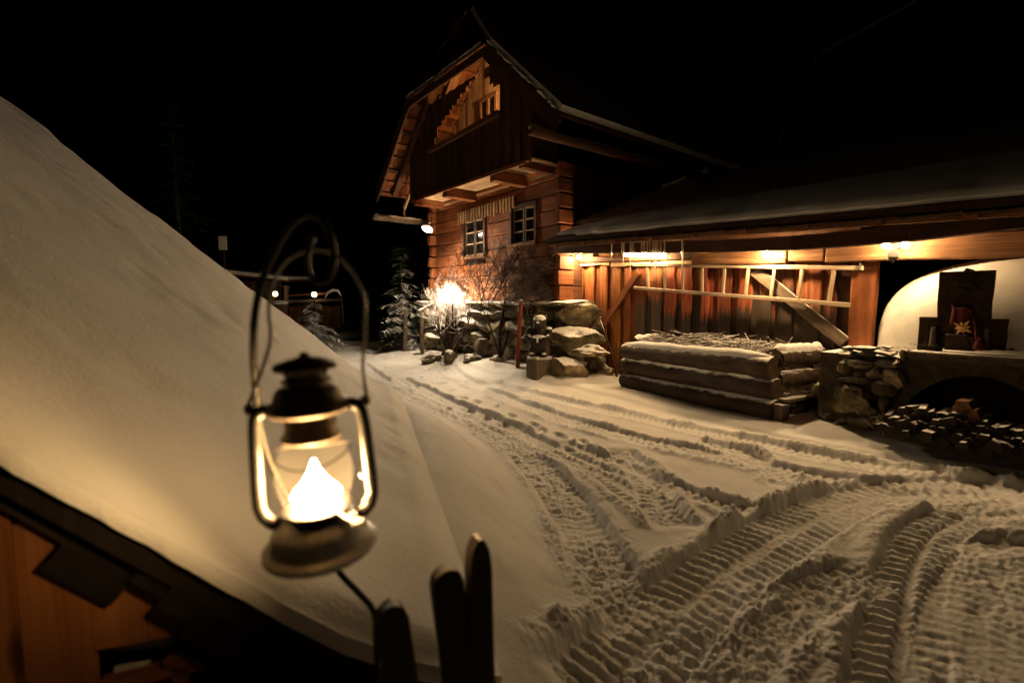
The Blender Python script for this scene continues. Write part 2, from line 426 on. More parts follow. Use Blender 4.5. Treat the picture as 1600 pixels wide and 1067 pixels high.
M = {}
M['snow'] = snow_mat()
M['house_log'] = wood('house_log', [(.075, .021, .008), (.19, .058, .019), (.31, .108, .040)], 9, .7, var=.28)
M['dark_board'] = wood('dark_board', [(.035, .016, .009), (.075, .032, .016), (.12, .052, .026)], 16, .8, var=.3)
M['red_board'] = wood('red_board', [(.09, .028, .011), (.20, .065, .022), (.30, .11, .042)], 14, .8, var=.3)
M['pale_board'] = wood('pale_board', [(.26, .15, .075), (.42, .27, .15), (.55, .38, .23)], 14, .8, var=.15)
M['shed_board'] = wood('shed_board', [(.07, .019, .008), (.20, .062, .021), (.35, .135, .052)], 15, .9, var=.42, bump=.5, grey=(1.22, .42, (.060, .043, .031)), hue=.03)
M['shed_red'] = wood('shed_red', [(.07, .019, .008), (.20, .060, .020), (.34, .125, .048)], 15, .9, var=.42, bump=.5, hue=.03)
M['beam'] = wood('beam', [(.05, .022, .010), (.19, .090, .040), (.34, .185, .090)], 12, .55, var=.2, bump=.6)
M['ladder'] = wood('ladder', [(.22, .15, .10), (.36, .27, .19), (.48, .38, .28)], 18, .9, var=.1, snow=(.8, .1, 20.0, .3))
M['hut_board'] = wood('hut_board', [(.15, .048, .015), (.30, .115, .038), (.44, .19, .075)], 13, .5, var=.18, knots=True)
M['tarred'] = wood('tarred', [(.008, .006, .005), (.016, .012, .009), (.03, .022, .016)], 14, .8, var=.2)
M['grey_wood'] = wood('grey_wood', [(.07, .05, .035), (.14, .105, .075), (.22, .175, .13)], 14, .9, var=.25, snow=(.72, .15, 12.0, .4))
M['picket'] = wood('picket', [(.03, .022, .015), (.065, .046, .032), (.11, .08, .056)], 16, .9, var=.2, snow=(.80, .1, 25.0, .3))
M['bark'] = wood('bark', [(.02, .013, .009), (.05, .033, .022), (.095, .066, .045)], 9, 2.0, var=.2, bump=1.0, snow=(.74, .12, 9.0, .6))
M['log_end'] = wood('log_end', [(.03, .02, .012), (.06, .04, .025), (.1, .066, .04)], 8, 8, var=.2)
M['brush'] = wood('brush', [(.025, .016, .011), (.055, .036, .026), (.10, .068, .048)], 20, 3, var=.1, snow=(.72, .14, 14.0, .4))
M['twig'] = wood('twig', [(.022, .013, .009), (.05, .032, .023), (.09, .06, .045)], 20, 3, var=.1, snow=(.62, .2, 14.0, .4))
M['twig_red'] = wood('twig_red', [(.20, .10, .08), (.34, .19, .15), (.46, .30, .24)], 20, 3, var=.1, snow=(.1, .35, 14.0, .6))
M['stone'] = rock('stone', [(.06, .05, .035), (.16, .13, .088), (.32, .26, .18)], 7, bump=1.0, snow=(.72, .12, 11.0, .5))
M['stone_bare'] = rock('stone_bare', [(.05, .042, .03), (.14, .115, .078), (.29, .235, .155)], 7, bump=1.0, snow=(.90, .1, 14.0, .3))
M['mortar'] = rock('mortar', [(.05, .04, .028), (.09, .072, .05), (.13, .105, .07)], 12, snow=(.9, .08, 10, .2))
M['slate'] = rock('slate', [(.03, .017, .012), (.05, .028, .02), (.075, .042, .03)], 14, bump=.4, var=.12)
M['plaster'] = plain('plaster', (.60, .585, .55), .9, bump=.5, bscale=5.0, vary=.12)
M['iron'] = plain('iron', (.03, .027, .024), .5, .6, .4, bump=.3, bscale=150)
M['rust'] = plain('rust', (.22, .05, .02), .75, .2, bump=.3, bscale=60, vary=.3)
M['zinc'] = plain('zinc', (.72, .69, .64), .38, .2, bump=.12, bscale=90, vary=.2)
M['tube_metal'] = plain('tube_metal', (.085, .08, .072), .36, .55, bump=.12, bscale=90, vary=.2)
M['soot'] = plain('soot', (.24, .18, .12), .5, .3, bump=.15, bscale=120, vary=.3)
M['enamel'] = plain('enamel', (.8, .78, .72), .35)
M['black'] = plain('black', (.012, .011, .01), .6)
M['charcoal_wood'] = wood('charcoal_wood', [(.012, .009, .007), (.028, .02, .015), (.05, .036, .026)], 14, 2, var=.1)
M['bear_wood'] = wood('bear_wood', [(.012, .009, .007), (.026, .019, .014), (.05, .036, .026)], 14, 2, var=.1, snow=(.80, .10, 16.0, .3))
M['billet'] = wood('billet', [(.012, .009, .006), (.028, .02, .014), (.055, .04, .028)], 14, 2, var=.3, snow=(.84, .10, 16.0, .5))
M['red_cloth'] = plain('red_cloth', (.085, .005, .003), .8, bump=.4, bscale=80)
M['straw'] = plain('straw', (.62, .38, .12), .6, bump=.3, bscale=90)
M['wax'] = plain('wax', (.10, .07, .05), .6)
M['needle'] = wood('needle', [(.012, .02, .008), (.024, .038, .015), (.04, .058, .024)], 6, 6, var=.2)
M['needle_snow'] = wood('needle_snow', [(.016, .024, .01), (.03, .045, .02), (.05, .07, .032)], 6, 6, var=.2, snow=(.66, .2, 5.0, .9))
M['ice'] = glass_mat('ice', (.97, .97, .97), .55, .5)
M['lamp_glass'] = glass_mat('lamp_glass', (.97, .94, .88), .008, .0, .14)
M['window_glass'] = plain('window_glass', (.012, .011, .011), .06, 0, .6)
M['sign_white'] = plain('sign_white', (.7, .7, .68), .6)
M['bulb_flood'] = glow('bulb_flood', LP['flood'], (1, .76, .47))
M['bulb_shade'] = glow('bulb_shade', LP['shade'], (1, .76, .48))
M['bulb_shed'] = glow('bulb_shed', LP['shed'])
M['bulb_tube'] = glow('bulb_tube', LP['tube'])
M['bulb_twin'] = glow('bulb_twin', LP['twin'])
M['bulb_attic'] = glow('bulb_attic', LP['attic'], (1, .58, .22))
M['bulb_far'] = glow('bulb_far', LP['far'])
M['flame'] = glow('flame', LP['flame'], (1, .62, .26))

# ------------------------------------------------------------------ mesh helpers
WM = {}
def link(o, parent=None, world=None):
    COL.objects.link(o)
    world = world or Matrix.Identity(4)
    if parent is not None:
        o.parent = parent
        o.matrix_basis = WM[parent.name].inverted() @ world
    else:
        o.matrix_basis = world
    WM[o.name] = world
    return o
def tag(o, label=None, cat=None, group=None, kind=None):
    if label: o['label'] = label
    if cat: o['category'] = cat
    if group: o['group'] = group
    if kind: o['kind'] = kind
    return o
def thing(name, label, cat, loc, group=None):
    o = bpy.data.objects.new(name, None)
    o.empty_display_size = .1
    link(o, None, Matrix.Translation(Vector(loc)))
    return tag(o, label, cat, group)
class MB:
    def __init__(s): s.v = []; s.f = []
    def add(s, vs, fs):
        k = len(s.v); s.v += [Vector(q) for q in vs]; s.f += [tuple(i + k for i in f) for f in fs]
    def hexa(s, p):       # eight corners: bottom 4 ccw, top 4
        s.add(p, [(3, 2, 1, 0), (4, 5, 6, 7), (0, 1, 5, 4), (1, 2, 6, 5), (2, 3, 7, 6), (3, 0, 4, 7)])
    def box(s, c, sx, sy, sz, rot=None):
        c = Vector(c); p = []
        for z in (-.5, .5):
            for x, y in ((-.5, -.5), (.5, -.5), (.5, .5), (-.5, .5)):
                q = Vector((x * sx, y * sy, z * sz))
                p.append(c + (rot @ q if rot else q))
        s.hexa(p)
    def bar(s, a, b, wd, th, up=(0, 0, 1)):
        a = Vector(a); b = Vector(b); d = (b - a).normalized(); u = Vector(up)
        x = d.cross(u).normalized(); y = x.cross(d).normalized(); p = []
        for e in (a, b):
            for i, j in ((-1, -1), (1, -1), (1, 1), (-1, 1)):
                p.append(e + x * (i * wd / 2) + y * (j * th / 2))
        s.hexa(p)
    def tube(s, path, rad, n=8, cap=True):
        path = [Vector(p) for p in path]
        if not isinstance(rad, (list, tuple)): rad = [rad] * len(path)
        k = len(s.v); ref = None
        for i, p in enumerate(path):
            d = (path[min(i + 1, len(path) - 1)] - path[max(i - 1, 0)])
            if d.length < 1e-9: d = Vector((0, 0, 1))
            d.normalize()
            if ref is None:
                ref = Vector((0, 0, 1)) if abs(d.z) < .9 else Vector((1, 0, 0))
            x = (ref - d * ref.dot(d)).normalized(); ref = x; y = d.cross(x)
            for j in range(n):
                a = 2 * math.pi * j / n
                s.v.append(p + x * (math.cos(a) * rad[i]) + y * (math.sin(a) * rad[i]))
        for i in range(len(path) - 1):
            for j in range(n):
                a = k + i * n + j; b = k + i * n + (j + 1) % n
                s.f.append((a, b, b + n, a + n))
        if cap:
            s.f.append(tuple(k + j for j in range(n))[::-1]); e = k + (len(path) - 1) * n; s.f.append(tuple(e + j for j in range(n)))
    def lathe(s, prof, c=(0, 0, 0), n=32, closed=False):
        c = Vector(c); k = len(s.v)
        for (r, z) in prof:
            for j in range(n):
                a = 2 * math.pi * j / n
                s.v.append(c + Vector((math.cos(a) * r, math.sin(a) * r, z)))
        for i in range(len(prof) - 1):
            for j in range(n):
                a = k + i * n + j; b = k + i * n + (j + 1) % n
                s.f.append((a, b, b + n, a + n))
        if closed:
            s.f.append(tuple(k + j for j in range(n))[::-1]); e = k + (len(prof) - 1) * n; s.f.append(tuple(e + j for j in range(n)))
    def ball(s, c, r, sub=1):
        bm = bmesh.new(); bmesh.ops.create_icosphere(bm, subdivisions=sub, radius=1)
        rr = Vector((r, r, r)) if isinstance(r, (int, float)) else Vector(r)
        bm.verts.ensure_lookup_table()
        s.add([Vector(c) + Vector((q.co.x * rr.x, q.co.y * rr.y, q.co.z * rr.z)) for q in bm.verts], [tuple(q.index for q in f.verts) for f in bm.faces]); bm.free()
    def poly_prism(s, pts, ext):      # closed polygon (list of Vectors) extruded by vector
        n = len(pts); e = Vector(ext)
        s.add([Vector(p) for p in pts] + [Vector(p) + e for p in pts], [tuple(range(n))[::-1], tuple(range(n, 2 * n))] + [(i, (i + 1) % n, n + (i + 1) % n, n + i) for i in range(n)])
    def build(s, name, mat, parent=None, world=None, smooth=None, local=True, bevel=0):
        """vertices are given in world space; the object origin goes to `world` (or the thing's base)"""
        me = bpy.data.meshes.new(name)
        if world is None:
            world = WM[parent.name] if parent is not None else Matrix.Identity(4)
            if parent is None and s.v:
                c = sum(s.v, Vector()) / len(s.v); zz = min(q.z for q in s.v); world = Matrix.Translation((c.x, c.y, zz))
        inv = world.inverted()
        me.from_pydata([tuple(inv @ q) for q in s.v], [], s.f)
        me.materials.append(M[mat] if isinstance(mat, str) else mat)
        bm = bmesh.new(); bm.from_mesh(me); bmesh.ops.recalc_face_normals(bm, faces=bm.faces)
        if bevel:
            bmesh.ops.bevel(bm, geom=bm.edges[:], offset=bevel, segments=1, affect='EDGES')
        bm.to_mesh(me); bm.free()
        if smooth is not None:
            me.polygons.foreach_set('use_smooth', [True] * len(me.polygons))
            if smooth < 180: me.set_sharp_from_angle(angle=R(smooth))
        o = bpy.data.objects.new(name, me)
        return link(o, parent, world)
def frame_matrix(p, zdir, ydir):
    z = Vector(zdir).normalized(); y = Vector(ydir); y = (y - z * y.dot(z)).normalized(); x = y.cross(z)
    m = Matrix((x, y, z)).transposed().to_4x4(); m.translation = Vector(p)
    return m
def plank(name, a, b, wd, th, face, mat, parent, rnd=random, wob=.0, seg=1, cut0=0.0, cut1=0.0, bevel=.0):
    """board from a to b (centre line of its back face), `face` = direction it looks; local Z runs along the grain"""
    a = Vector(a); b = Vector(b); L = (b - a).length
    m = frame_matrix(a, b - a, face)
    vs = []; n = seg + 1
    for i in range(n):
        t = i / seg
        wl = wd / 2 + rnd.uniform(-wob, wob); wr = wd / 2 + rnd.uniform(-wob, wob)
        for (x, y) in ((-wl, 0), (wr, 0), (wr, th), (-wl, th)):
            zc = L * t
            if i == 0: zc += cut0 * (x / wd)
            if i == seg: zc += cut1 * (x / wd)
            vs.append((x, y, zc))
    fs = [(3, 2, 1, 0)]
    for i in range(seg):
        for j in range(4):
            p = i * 4 + j; q = i * 4 + (j + 1) % 4
            fs.append((p, q, q + 4, p + 4))
    e = seg * 4; fs.append((e, e + 1, e + 2, e + 3))
    me = bpy.data.meshes.new(name); me.from_pydata(vs, [], fs); me.materials.append(M[mat])
    if bevel:
        bm = bmesh.new(); bm.from_mesh(me); bmesh.ops.bevel(bm, geom=[ed for ed in bm.edges], offset=bevel, segments=1, affect='EDGES'); bm.to_mesh(me); bm.free()
    o = bpy.data.objects.new(name, me)
    return link(o, parent, m)
def rock_mesh(seed, sub=2, sc=(1, 1, 1), cuts=9, rough=.10):
    rn = random.Random(seed)
    bm = bmesh.new(); bmesh.ops.create_icosphere(bm, subdivisions=sub, radius=1)
    pl = []
    for i in range(cuts):
        d = Vector((rn.gauss(0, 1), rn.gauss(0, 1), rn.gauss(0, 1))).normalized(); pl.append((d, rn.uniform(.55, .85)))
    for v in bm.verts:
        for d, h in pl:
            q = v.co.dot(d)
            if q > h: v.co -= d * (q - h)
        v.co *= 1 + rough * (mnoise.noise(v.co * 2.2 + Vector((seed * 3.1, 0, 0))) + .5 * mnoise.noise(v.co * 5 + Vector((seed, 7, 0))) + (.3 * mnoise.noise(v.co * 11) + .2 * mnoise.noise(v.co * 22) if sub > 3 else 0))
        v.co = Vector((v.co.x * sc[0], v.co.y * sc[1], v.co.z * sc[2]))
    me = bpy.data.meshes.new('stone'); bm.to_mesh(me); bm.free()
    me.polygons.foreach_set('use_smooth', [True] * len(me.polygons)); me.set_sharp_from_angle(angle=R(38))
    return me
STONES = [rock_mesh(i, 2) for i in range(10)]
BOULDERS = [rock_mesh(50 + i, 4, cuts=12, rough=.17) for i in range(6)]
def stone(me, c, size, rz=0.0, tilt=0.0, mat='stone', parent=None, name='stone', rx=0.0, basis=None):
    o = bpy.data.objects.new(name, me)
    if not len(me.materials): me.materials.append(None)
    m = Matrix.Translation(Vector(c)) @ (basis or Matrix.Identity(4)) @ Matrix.Rotation(rz, 4, 'Z') @ Matrix.Rotation(tilt, 4, 'Y') @ Matrix.Rotation(rx, 4, 'X') @ Matrix.Diagonal((*size, 1))
    link(o, parent, m)
    o.material_slots[0].link = 'OBJECT'; o.material_slots[0].material = M[mat]
    return o
def log_mesh(mb, a, b, ra, rb, n=14, seg=8, seed=0, amp=.05):
    a = Vector(a); b = Vector(b); pts = []; rr = []
    rn = random.Random(seed)
    for i in range(seg + 1):
        t = i / seg
        p = a.lerp(b, t) + Vector((rn.uniform(-1, 1), rn.uniform(-1, 1), rn.uniform(-1, 1))) * amp * ra * .4
        pts.append(p); rr.append((ra + (rb - ra) * t) * (1 + rn.uniform(-amp, amp)))
    mb.tube(pts, rr, n)

# ================================================================== GROUND
def make_ground():
    rs = [0.25, .5, .75]
    r = .9
    while r < 6: rs.append(r); r *= 1.0045
    while r < 14: rs.append(r); r *= 1.0065
    while r < 900: rs.append(r); r *= 1.06
    a = list(np.arange(-58, 58.01, .15)) + list(np.arange(61, 300, 6.0))
    A = np.radians(np.array(a)); rs = np.array(rs)
    RR, AA = np.meshgrid(rs, A, indexing='ij')
    X = RR * np.sin(AA); Y = RR * np.cos(AA)
    Z = ground_z(X.ravel(), Y.ravel()).reshape(X.shape)
    nr, na = X.shape
    co = np.stack([X, Y, Z], -1).reshape(-1, 3)
    co = np.vstack([co, [[0, 0, float(Z[0].mean())]]])
    i = np.arange(nr - 1)[:, None] * na; j = np.arange(na)[None, :]; j2 = (j + 1) % na
    q = np.stack([i + j, i + na + j, i + na + j2, i + j2], -1).reshape(-1, 4)
    ctr = nr * na
    tri = np.stack([np.full(na, ctr), np.arange(na), (np.arange(na) + 1) % na], -1)
    me = bpy.data.meshes.new('snow_ground')
    me.vertices.add(len(co)); me.vertices.foreach_set('co', co.astype(np.float32).ravel())
    nl = q.size + tri.size
    me.loops.add(nl); me.loops.foreach_set('vertex_index', np.concatenate([q.ravel()[::1], tri.ravel()]).astype(np.int32))
    npoly = len(q) + len(tri)
    me.polygons.add(npoly)
    st = np.concatenate([np.arange(len(q)) * 4, q.size + np.arange(len(tri)) * 3]).astype(np.int32)
    me.polygons.foreach_set('loop_start', st)
    me.polygons.foreach_set('use_smooth', np.ones(npoly, bool))
    me.update(calc_edges=True); me.validate()
    me.materials.append(M['snow'])
    nrm = me.polygons[len(q) // 2].normal
    if nrm.z < 0: me.flip_normals()
    o = bpy.data.objects.new('snow_ground', me); link(o)
    tag(o, 'snow covered yard and lane cut by tractor tyre tracks', 'ground', kind='structure')
make_ground()

# ================================================================== FARMHOUSE
house = thing('farmhouse', 'old timber farmhouse with half-hipped roof and boarded balcony gable', 'house', H(2.3, 0, 1.2))
ZF, ZW = 1.5, 4.12
def rect_px(u0, v0, u1, v1, o):
    t1, zt = HP(u0, v0, o); t0, zb = HP(u1, v1, o)
    return min(t0, t1), max(t0, t1), min(zb, zt), max(zb, zt)
t_r0, _ = HP(837, 350, .1); t_r1, _ = HP(798, 350, .1)
t_l0, _ = HP(757, 370, .1); t_l1, _ = HP(724, 370, .1)
zr0 = HP(800, 383, .1)[1]; zr1 = HP(800, 327, .1)[1]
zl0 = HP(725, 402, .1)[1]; zl1 = HP(725, 346, .1)[1]
WINS = [(t_r0, t_r1, zr0, zr1), (t_l0, t_l1, zl0, zl1)]
mb = MB()
c = [H(0, -.02, ZF - .05), H(4.65, -.02, ZF - .05), H(4.65, -8.5, ZF - .05), H(0, -8.5, ZF - .05)]
mb.hexa(c + [p + Vector((0, 0, 2.72)) for p in c]); mb.build('inner_wall', 'dark_board', house)
rn = random.Random(11)
nrow = 9; hr = (ZW - ZF) / nrow
for k in range(nrow):
    z0 = ZF + k * hr; z1 = z0 + hr
    cuts = sorted([(a, b) for (a, b, zb, zt) in WINS if zt > z0 + .05 and zb < z1 - .05])
    segs = []; cur = -.02
    for a, b in cuts: segs.append((cur, a)); cur = b
    segs.append((cur, 4.66))
    for (a, b) in segs:
        if b - a < .04: continue
        plank('log', H(a, 0.0, (z0 + z1) / 2), H(b, 0.0, (z0 + z1) / 2), hr - .014, .085 + rn.uniform(-.008, .010), HN, 'house_log', house, rn, .004, 4, bevel=.012)
    # crossed log ends at both corners
    e = .16 if k % 2 else .11
    plank('log_end', H(4.665, -.22, (z0 + z1) / 2), H(4.665, .105 + e, (z0 + z1) / 2), hr - .03, .15, HA, 'red_board', house, rn, .006, 1, bevel=.012)
    plank('log_end', H(-.025, -.22, (z0 + z1) / 2), H(-.025, .10 + e * .6, (z0 + z1) / 2), hr - .03, .13, -HA, 'red_board', house, rn, .006, 1, bevel=.012)
    # long side wall
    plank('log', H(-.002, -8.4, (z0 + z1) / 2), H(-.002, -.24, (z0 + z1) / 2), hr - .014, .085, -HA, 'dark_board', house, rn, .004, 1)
# trim board at the top of the wall
plank('trim_board', H(-.05, .105, ZW - .17), H(4.7, .105, ZW - .17), .05, .02, HN, 'pale_board', house)
# windows: casing, two sashes of three panes
for (a, b, zb, zt) in WINS:
    wnd = MB(); wnd.hexa([H(a, -.015, zb), H(b, -.015, zb), H(b, .0, zb), H(a, .0, zb)] + [H(a, -.015, zt), H(b, -.015, zt), H(b, .0, zt), H(a, .0, zt)])
    wo = wnd.build('window', 'black', house)
    for (p, q, up) in ((H(a, .0, zb - .03), H(a, .0, zt + .06), 1), (H(b, .0, zb - .03), H(b, .0, zt + .06), 1)):
        plank('frame', p, q, .07, .12, HN, 'dark_board', wo)
    plank('frame', H(a - .03, .0, zt + .03), H(b + .03, .0, zt + .03), .065, .125, HN, 'dark_board', wo)
    plank('sill', H(a - .05, .0, zb - .025), H(b + .05, .0, zb - .025), .055, .17, HN, 'beam', wo)
    mid = (a + b) / 2
    for s0, s1 in ((a + .035, mid - .012), (mid + .012, b - .035)):
        z0, z1 = zb + .012, zt - .012
        for x in (s0 + .018, s1 - .018):
            plank('sash', H(x, .012, z0), H(x, .012, z1), .036, .045, HN, 'grey_wood', wo)
        for i in range(4):
            zz = z0 + .018 + (z1 - z0 - .036) * i / 3
            plank('muntin', H(s0 + .036, .012, zz), H(s1 - .036, .012, zz), .026, .05, HN, 'ladder', wo)
        for i in range(3):
            p0 = z0 + .018 + (z1 - z0 - .036) * i / 3; p1 = z0 + .018 + (z1 - z0 - .036) * (i + 1) / 3
            g = MB(); g.hexa([H(s0 + .03, .018, p0), H(s1 - .03, .018, p0), H(s1 - .03, .024, p0), H(s0 + .03, .024, p0), H(s0 + .03, .018, p1), H(s1 - .03, .018, p1), H(s1 - .03, .024, p1), H(s0 + .03, .024, p1)])
            g.build('pane', 'window_glass', wo)
# added row of pale strips imitating icicle shadows under the balcony
t0, z0 = HP(716, 336, .12); t1, z1 = HP(806, 308, .12)
val = thing('shadow_strips', 'added row of pale strips imitating icicle shadows on wall under balcony', 'shadow strips', H((t0 + t1) / 2, .12, (z0 + z1) / 2))
plank('rail', H(t1, .108, z1 - .015), H(t0, .108, z0 - .015), .06, .03, HN, 'dark_board', val)
n = 20
for i in range(n):
    f = (i + .5) / n; tt = t1 + (t0 - t1) * f; zz = z1 + (z0 - z1) * f
    plank('shadow_strip', H(tt, .14, zz + .03), H(tt, .14, zz - .20 - rn.uniform(0, .1)), .05, .02, HN, 'pale_board', val, rn, .012, 2)

# ---- roof shape
TM, ZH, HWD, PIT = 2.07, 6.05, 1.54, 0.94
OV, ZR, ORID, OBK = 1.4, 6.05 + 1.54 * 0.94, .7, -9.5
TE = 3.43; ZE = ZH - (TE - HWD) * PIT
def zroof(t): return ZH + (HWD - abs(t - TM)) * PIT
def slab(pts, th, name, mat, parent, lift=0.0):
    nn = (pts[1] - pts[0]).cross(pts[2] - pts[0]).normalized()
    if nn.z < 0: nn = -nn
    m_ = MB(); m_.poly_prism([p + nn * lift for p in pts], nn * th); return m_.build(name, mat, parent)
roof = None
for sgn in (1, -1):
    pts = [H(TM + sgn * HWD, OV, ZH), H(TM + sgn * TE, OV, ZE), H(TM + sgn * TE, OBK, ZE), H(TM + sgn * HWD, OBK, ZH), H(TM, OBK + .8, ZR), H(TM, ORID, ZR)]
    rf = slab(pts, .05, 'roof_slope', 'dark_board', house)
    pin = [H(TM + sgn * (HWD + .02), OV - .05, ZH - .02), H(TM + sgn * (TE - .06), OV - .06, ZE + .06), H(TM + sgn * (TE - .06), OBK, ZE + .06), H(TM + sgn * HWD, OBK, ZH), H(TM, OBK + .8, ZR), H(TM, ORID, ZR)]
    slab(pin, .10, 'snow', 'snow', rf, .054)
    # barge board
    plank('barge_board', H(TM + sgn * TE, OV - .03, ZE - .13), H(TM + sgn * HWD, OV - .03, ZH - .13), .2, .035, HN, 'dark_board', house)
hip = slab([H(TM - HWD, OV, ZH), H(TM + HWD, OV, ZH), H(TM, ORID, ZR)], .05, 'roof_hip', 'dark_board', house)
slab([H(TM - HWD, OBK, ZH), H(TM + HWD, OBK, ZH), H(TM, OBK + .8, ZR)], .05, 'roof_hip', 'dark_board', house)
plank('eave_board', H(TM - HWD, OV - .03, ZH - .10), H(TM + HWD, OV - .03, ZH - .10), .16, .035, HN, 'dark_board', house)
# ragged snow crust on the right verge and along the hip eave
rn = random.Random(21); d = HWD + .05; ki = 0
while d < TE - .1:
    L_ = rn.uniform(.08, .5); cr = MB(); k_ = 7; pts = []; rr = []
    for q in range(k_ + 1):
        dd = d + L_ * q / k_; pts.append(H(TM - dd, OV - .02 + rn.uniform(-.03, .04), zroof(TM - dd) + .10 + rn.uniform(-.015, .015))); rr.append(.008 + .024 * math.sin(math.pi * (q + .3) / (k_ + .6)) * rn.uniform(.6, 1.2))
    cr.tube(pts, rr, 7); cr.build('snow_patch', 'snow', house, smooth=180)
    d += L_ + rn.uniform(.03, .22)
cr = MB(); pts = [H(TM + HWD - 2 * HWD * .97 * q / 30, OV + .005, ZH + .065 + rn.uniform(-.01, .01)) for q in range(31)]
cr.tube(pts, [.02 + rn.uniform(0, .022) for q in pts], 7); cr.build('snow_crust', 'snow', house, smooth=180)
# boards and battens under the left overhang (visible from the lane)
SL = H(TM + TE, 0, ZE) - H(TM, 0, ZR); SLn = SL.normalized(); UPN = HN.cross(SLn); UPN = UPN if UPN.z > 0 else -UPN
for i in range(8):
    o_ = OV - .09 - i * .19
    top = TM + (HWD if o_ > .72 else .15)
    plank('roof_board', H(top + .02, o_, zroof(top + .02)) - UPN * .004, H(TM + TE - .03, o_, zroof(TM + TE - .03)) - UPN * .004, .182, .022, -UPN, 'red_board', house, rn, .004, 3)
for i in range(12):
    t_ = TM + .55 + i * .255
    o0 = OV - .06 if t_ > TM + HWD else .72
    plank('batten', H(t_, -.1, zroof(t_)) - UPN * .028, H(t_, o0, zroof(t_)) - UPN * .028, .10, .06, -UPN, 'dark_board' if i % 3 == 0 else 'red_board', house)
plank('rafter', H(TM + .1, .98, zroof(TM + .1)) - UPN * .09, H(TM + TE - .1, .98, ZE + .1) - UPN * .09, .13, .13, -UPN, 'dark_board', house)
# ---- balcony gable of vertical boards with an opening
OB = .92; ZB = 3.99
OPEN = [HP(u, v, OB) for (u, v) in ((783, 179), (677, 237), (688, 198), (738, 128), (757, 112), (766, 128), (783, 137))]
def open_span(t):
    zs = []
    for i in range(len(OPEN)):
        (a, za), (b, zb_) = OPEN[i], OPEN[(i + 1) % len(OPEN)]
        if (a - t) * (b - t) <= 0 and abs(a - b) > 1e-6: zs.append(za + (zb_ - za) * (t - a) / (b - a))
    return (min(zs), max(zs)) if len(zs) >= 2 else None
t = -.06; rn = random.Random(31); i = 0
while t < 4.28:
    wd = rn.uniform(.13, .18); tc = t + wd / 2; top = min(zroof(tc), ZH) - .06; o_ = OB + (.022 if i % 2 else 0)
    sp = open_span(tc); segs = [(ZB + rn.uniform(-.04, .01), top)]
    if sp: segs = [(ZB + rn.uniform(-.04, .01), sp[0]), (sp[1], top)]
    for a, b in segs:
        if b - a > .05: plank('gable_board', H(tc, o_, a), H(tc, o_, b), wd + .02, .022, HN, 'dark_board', house, rn, .004, 3)
    t += wd; i += 1
plank('handrail', H(OPEN[0][0] - .04, OB + .045, OPEN[0][1]), H(OPEN[1][0] + .08, OB + .045, OPEN[1][1]), .085, .07, HN, 'beam', house)
plank('verge_post', H(-.10, OB - .04, ZB - .02), H(-.10, OB - .04, zroof(-.1) - .05), .10, .10, HN, 'dark_board', house)
plank('fascia', H(4.32, OB + .047, ZB - .03), H(-.1, OB + .047, ZB - .03), .07, .03, HN, 'red_board', house)
# curved edge board round the opening's right side, closing the loggia
plank('side_wall', H(.06, .03, 5.1), H(.06, OB - .01, 5.1), 2.05, .03, HA, 'dark_board', house)
# balcony floor boards and cantilever beams
for i in range(4):
    plank('floor_board', H(-.08, .11 + .2 * i + .1, ZW - .05), H(4.3, .11 + .2 * i + .1, ZW - .05), .188, .03, Vector((0, 0, -1)), 'pale_board', house, rn, .003, 2)
for (u, v) in ((800, 277), (722, 303)):
    tt, zz = HP(u, v, .5)
    plank('joist', H(tt, .0, ZW - .19), H(tt, .9, ZW - .19), .20, .2, HA, 'red_board', house, rn, .004, 1, bevel=.01)
plank('joist', H(4.2, .0, ZW - .17), H(4.2, .9, ZW - .17), .16, .16, HA, 'red_board', house, rn, .004, 1, bevel=.01)
plank('joist', H(.05, .0, ZW - .15), H(.05, .9, ZW - .15), .13, .14, HA, 'red_board', house, rn, .004, 1, bevel=.01)
# loggia back wall with a small casement
t = .1
while t < 4.2:
    wd = rn.uniform(.12, .17); plank('wall_board', H(t + wd / 2, .02, 4.2), H(t + wd / 2, .02, min(zroof(t + wd / 2), 7.4) - .1), wd - .006, .025, HN, 'pale_board' if rn.random() < .75 else 'beam', house, rn, .002, 2); t += wd
ta, za = HP(776, 150, .06); tb, zb_ = HP(752, 186, .06)
att = MB(); att.hexa([H(ta, .05, zb_), H(tb, .05, zb_), H(tb, .06, zb_), H(ta, .06, zb_), H(ta, .05, za), H(tb, .05, za), H(tb, .06, za), H(ta, .06, za)])
ao = att.build('window', 'black', house)
for x in (ta, (ta + tb) / 2, tb): plank('frame', H(x, .062, zb_), H(x, .062, za + .03), .07, .04, HN, 'beam', ao)
plank('frame', H(ta - .05, .06, za + .05), H(tb + .05, .06, za + .05), .08, .05, HN, 'beam', ao)
plank('rafter', H(TM + .05, .55, zroof(TM + .05) - .1), H(3.4, .55, zroof(3.4) - .1), .2, .1, -UPN, 'beam', house)
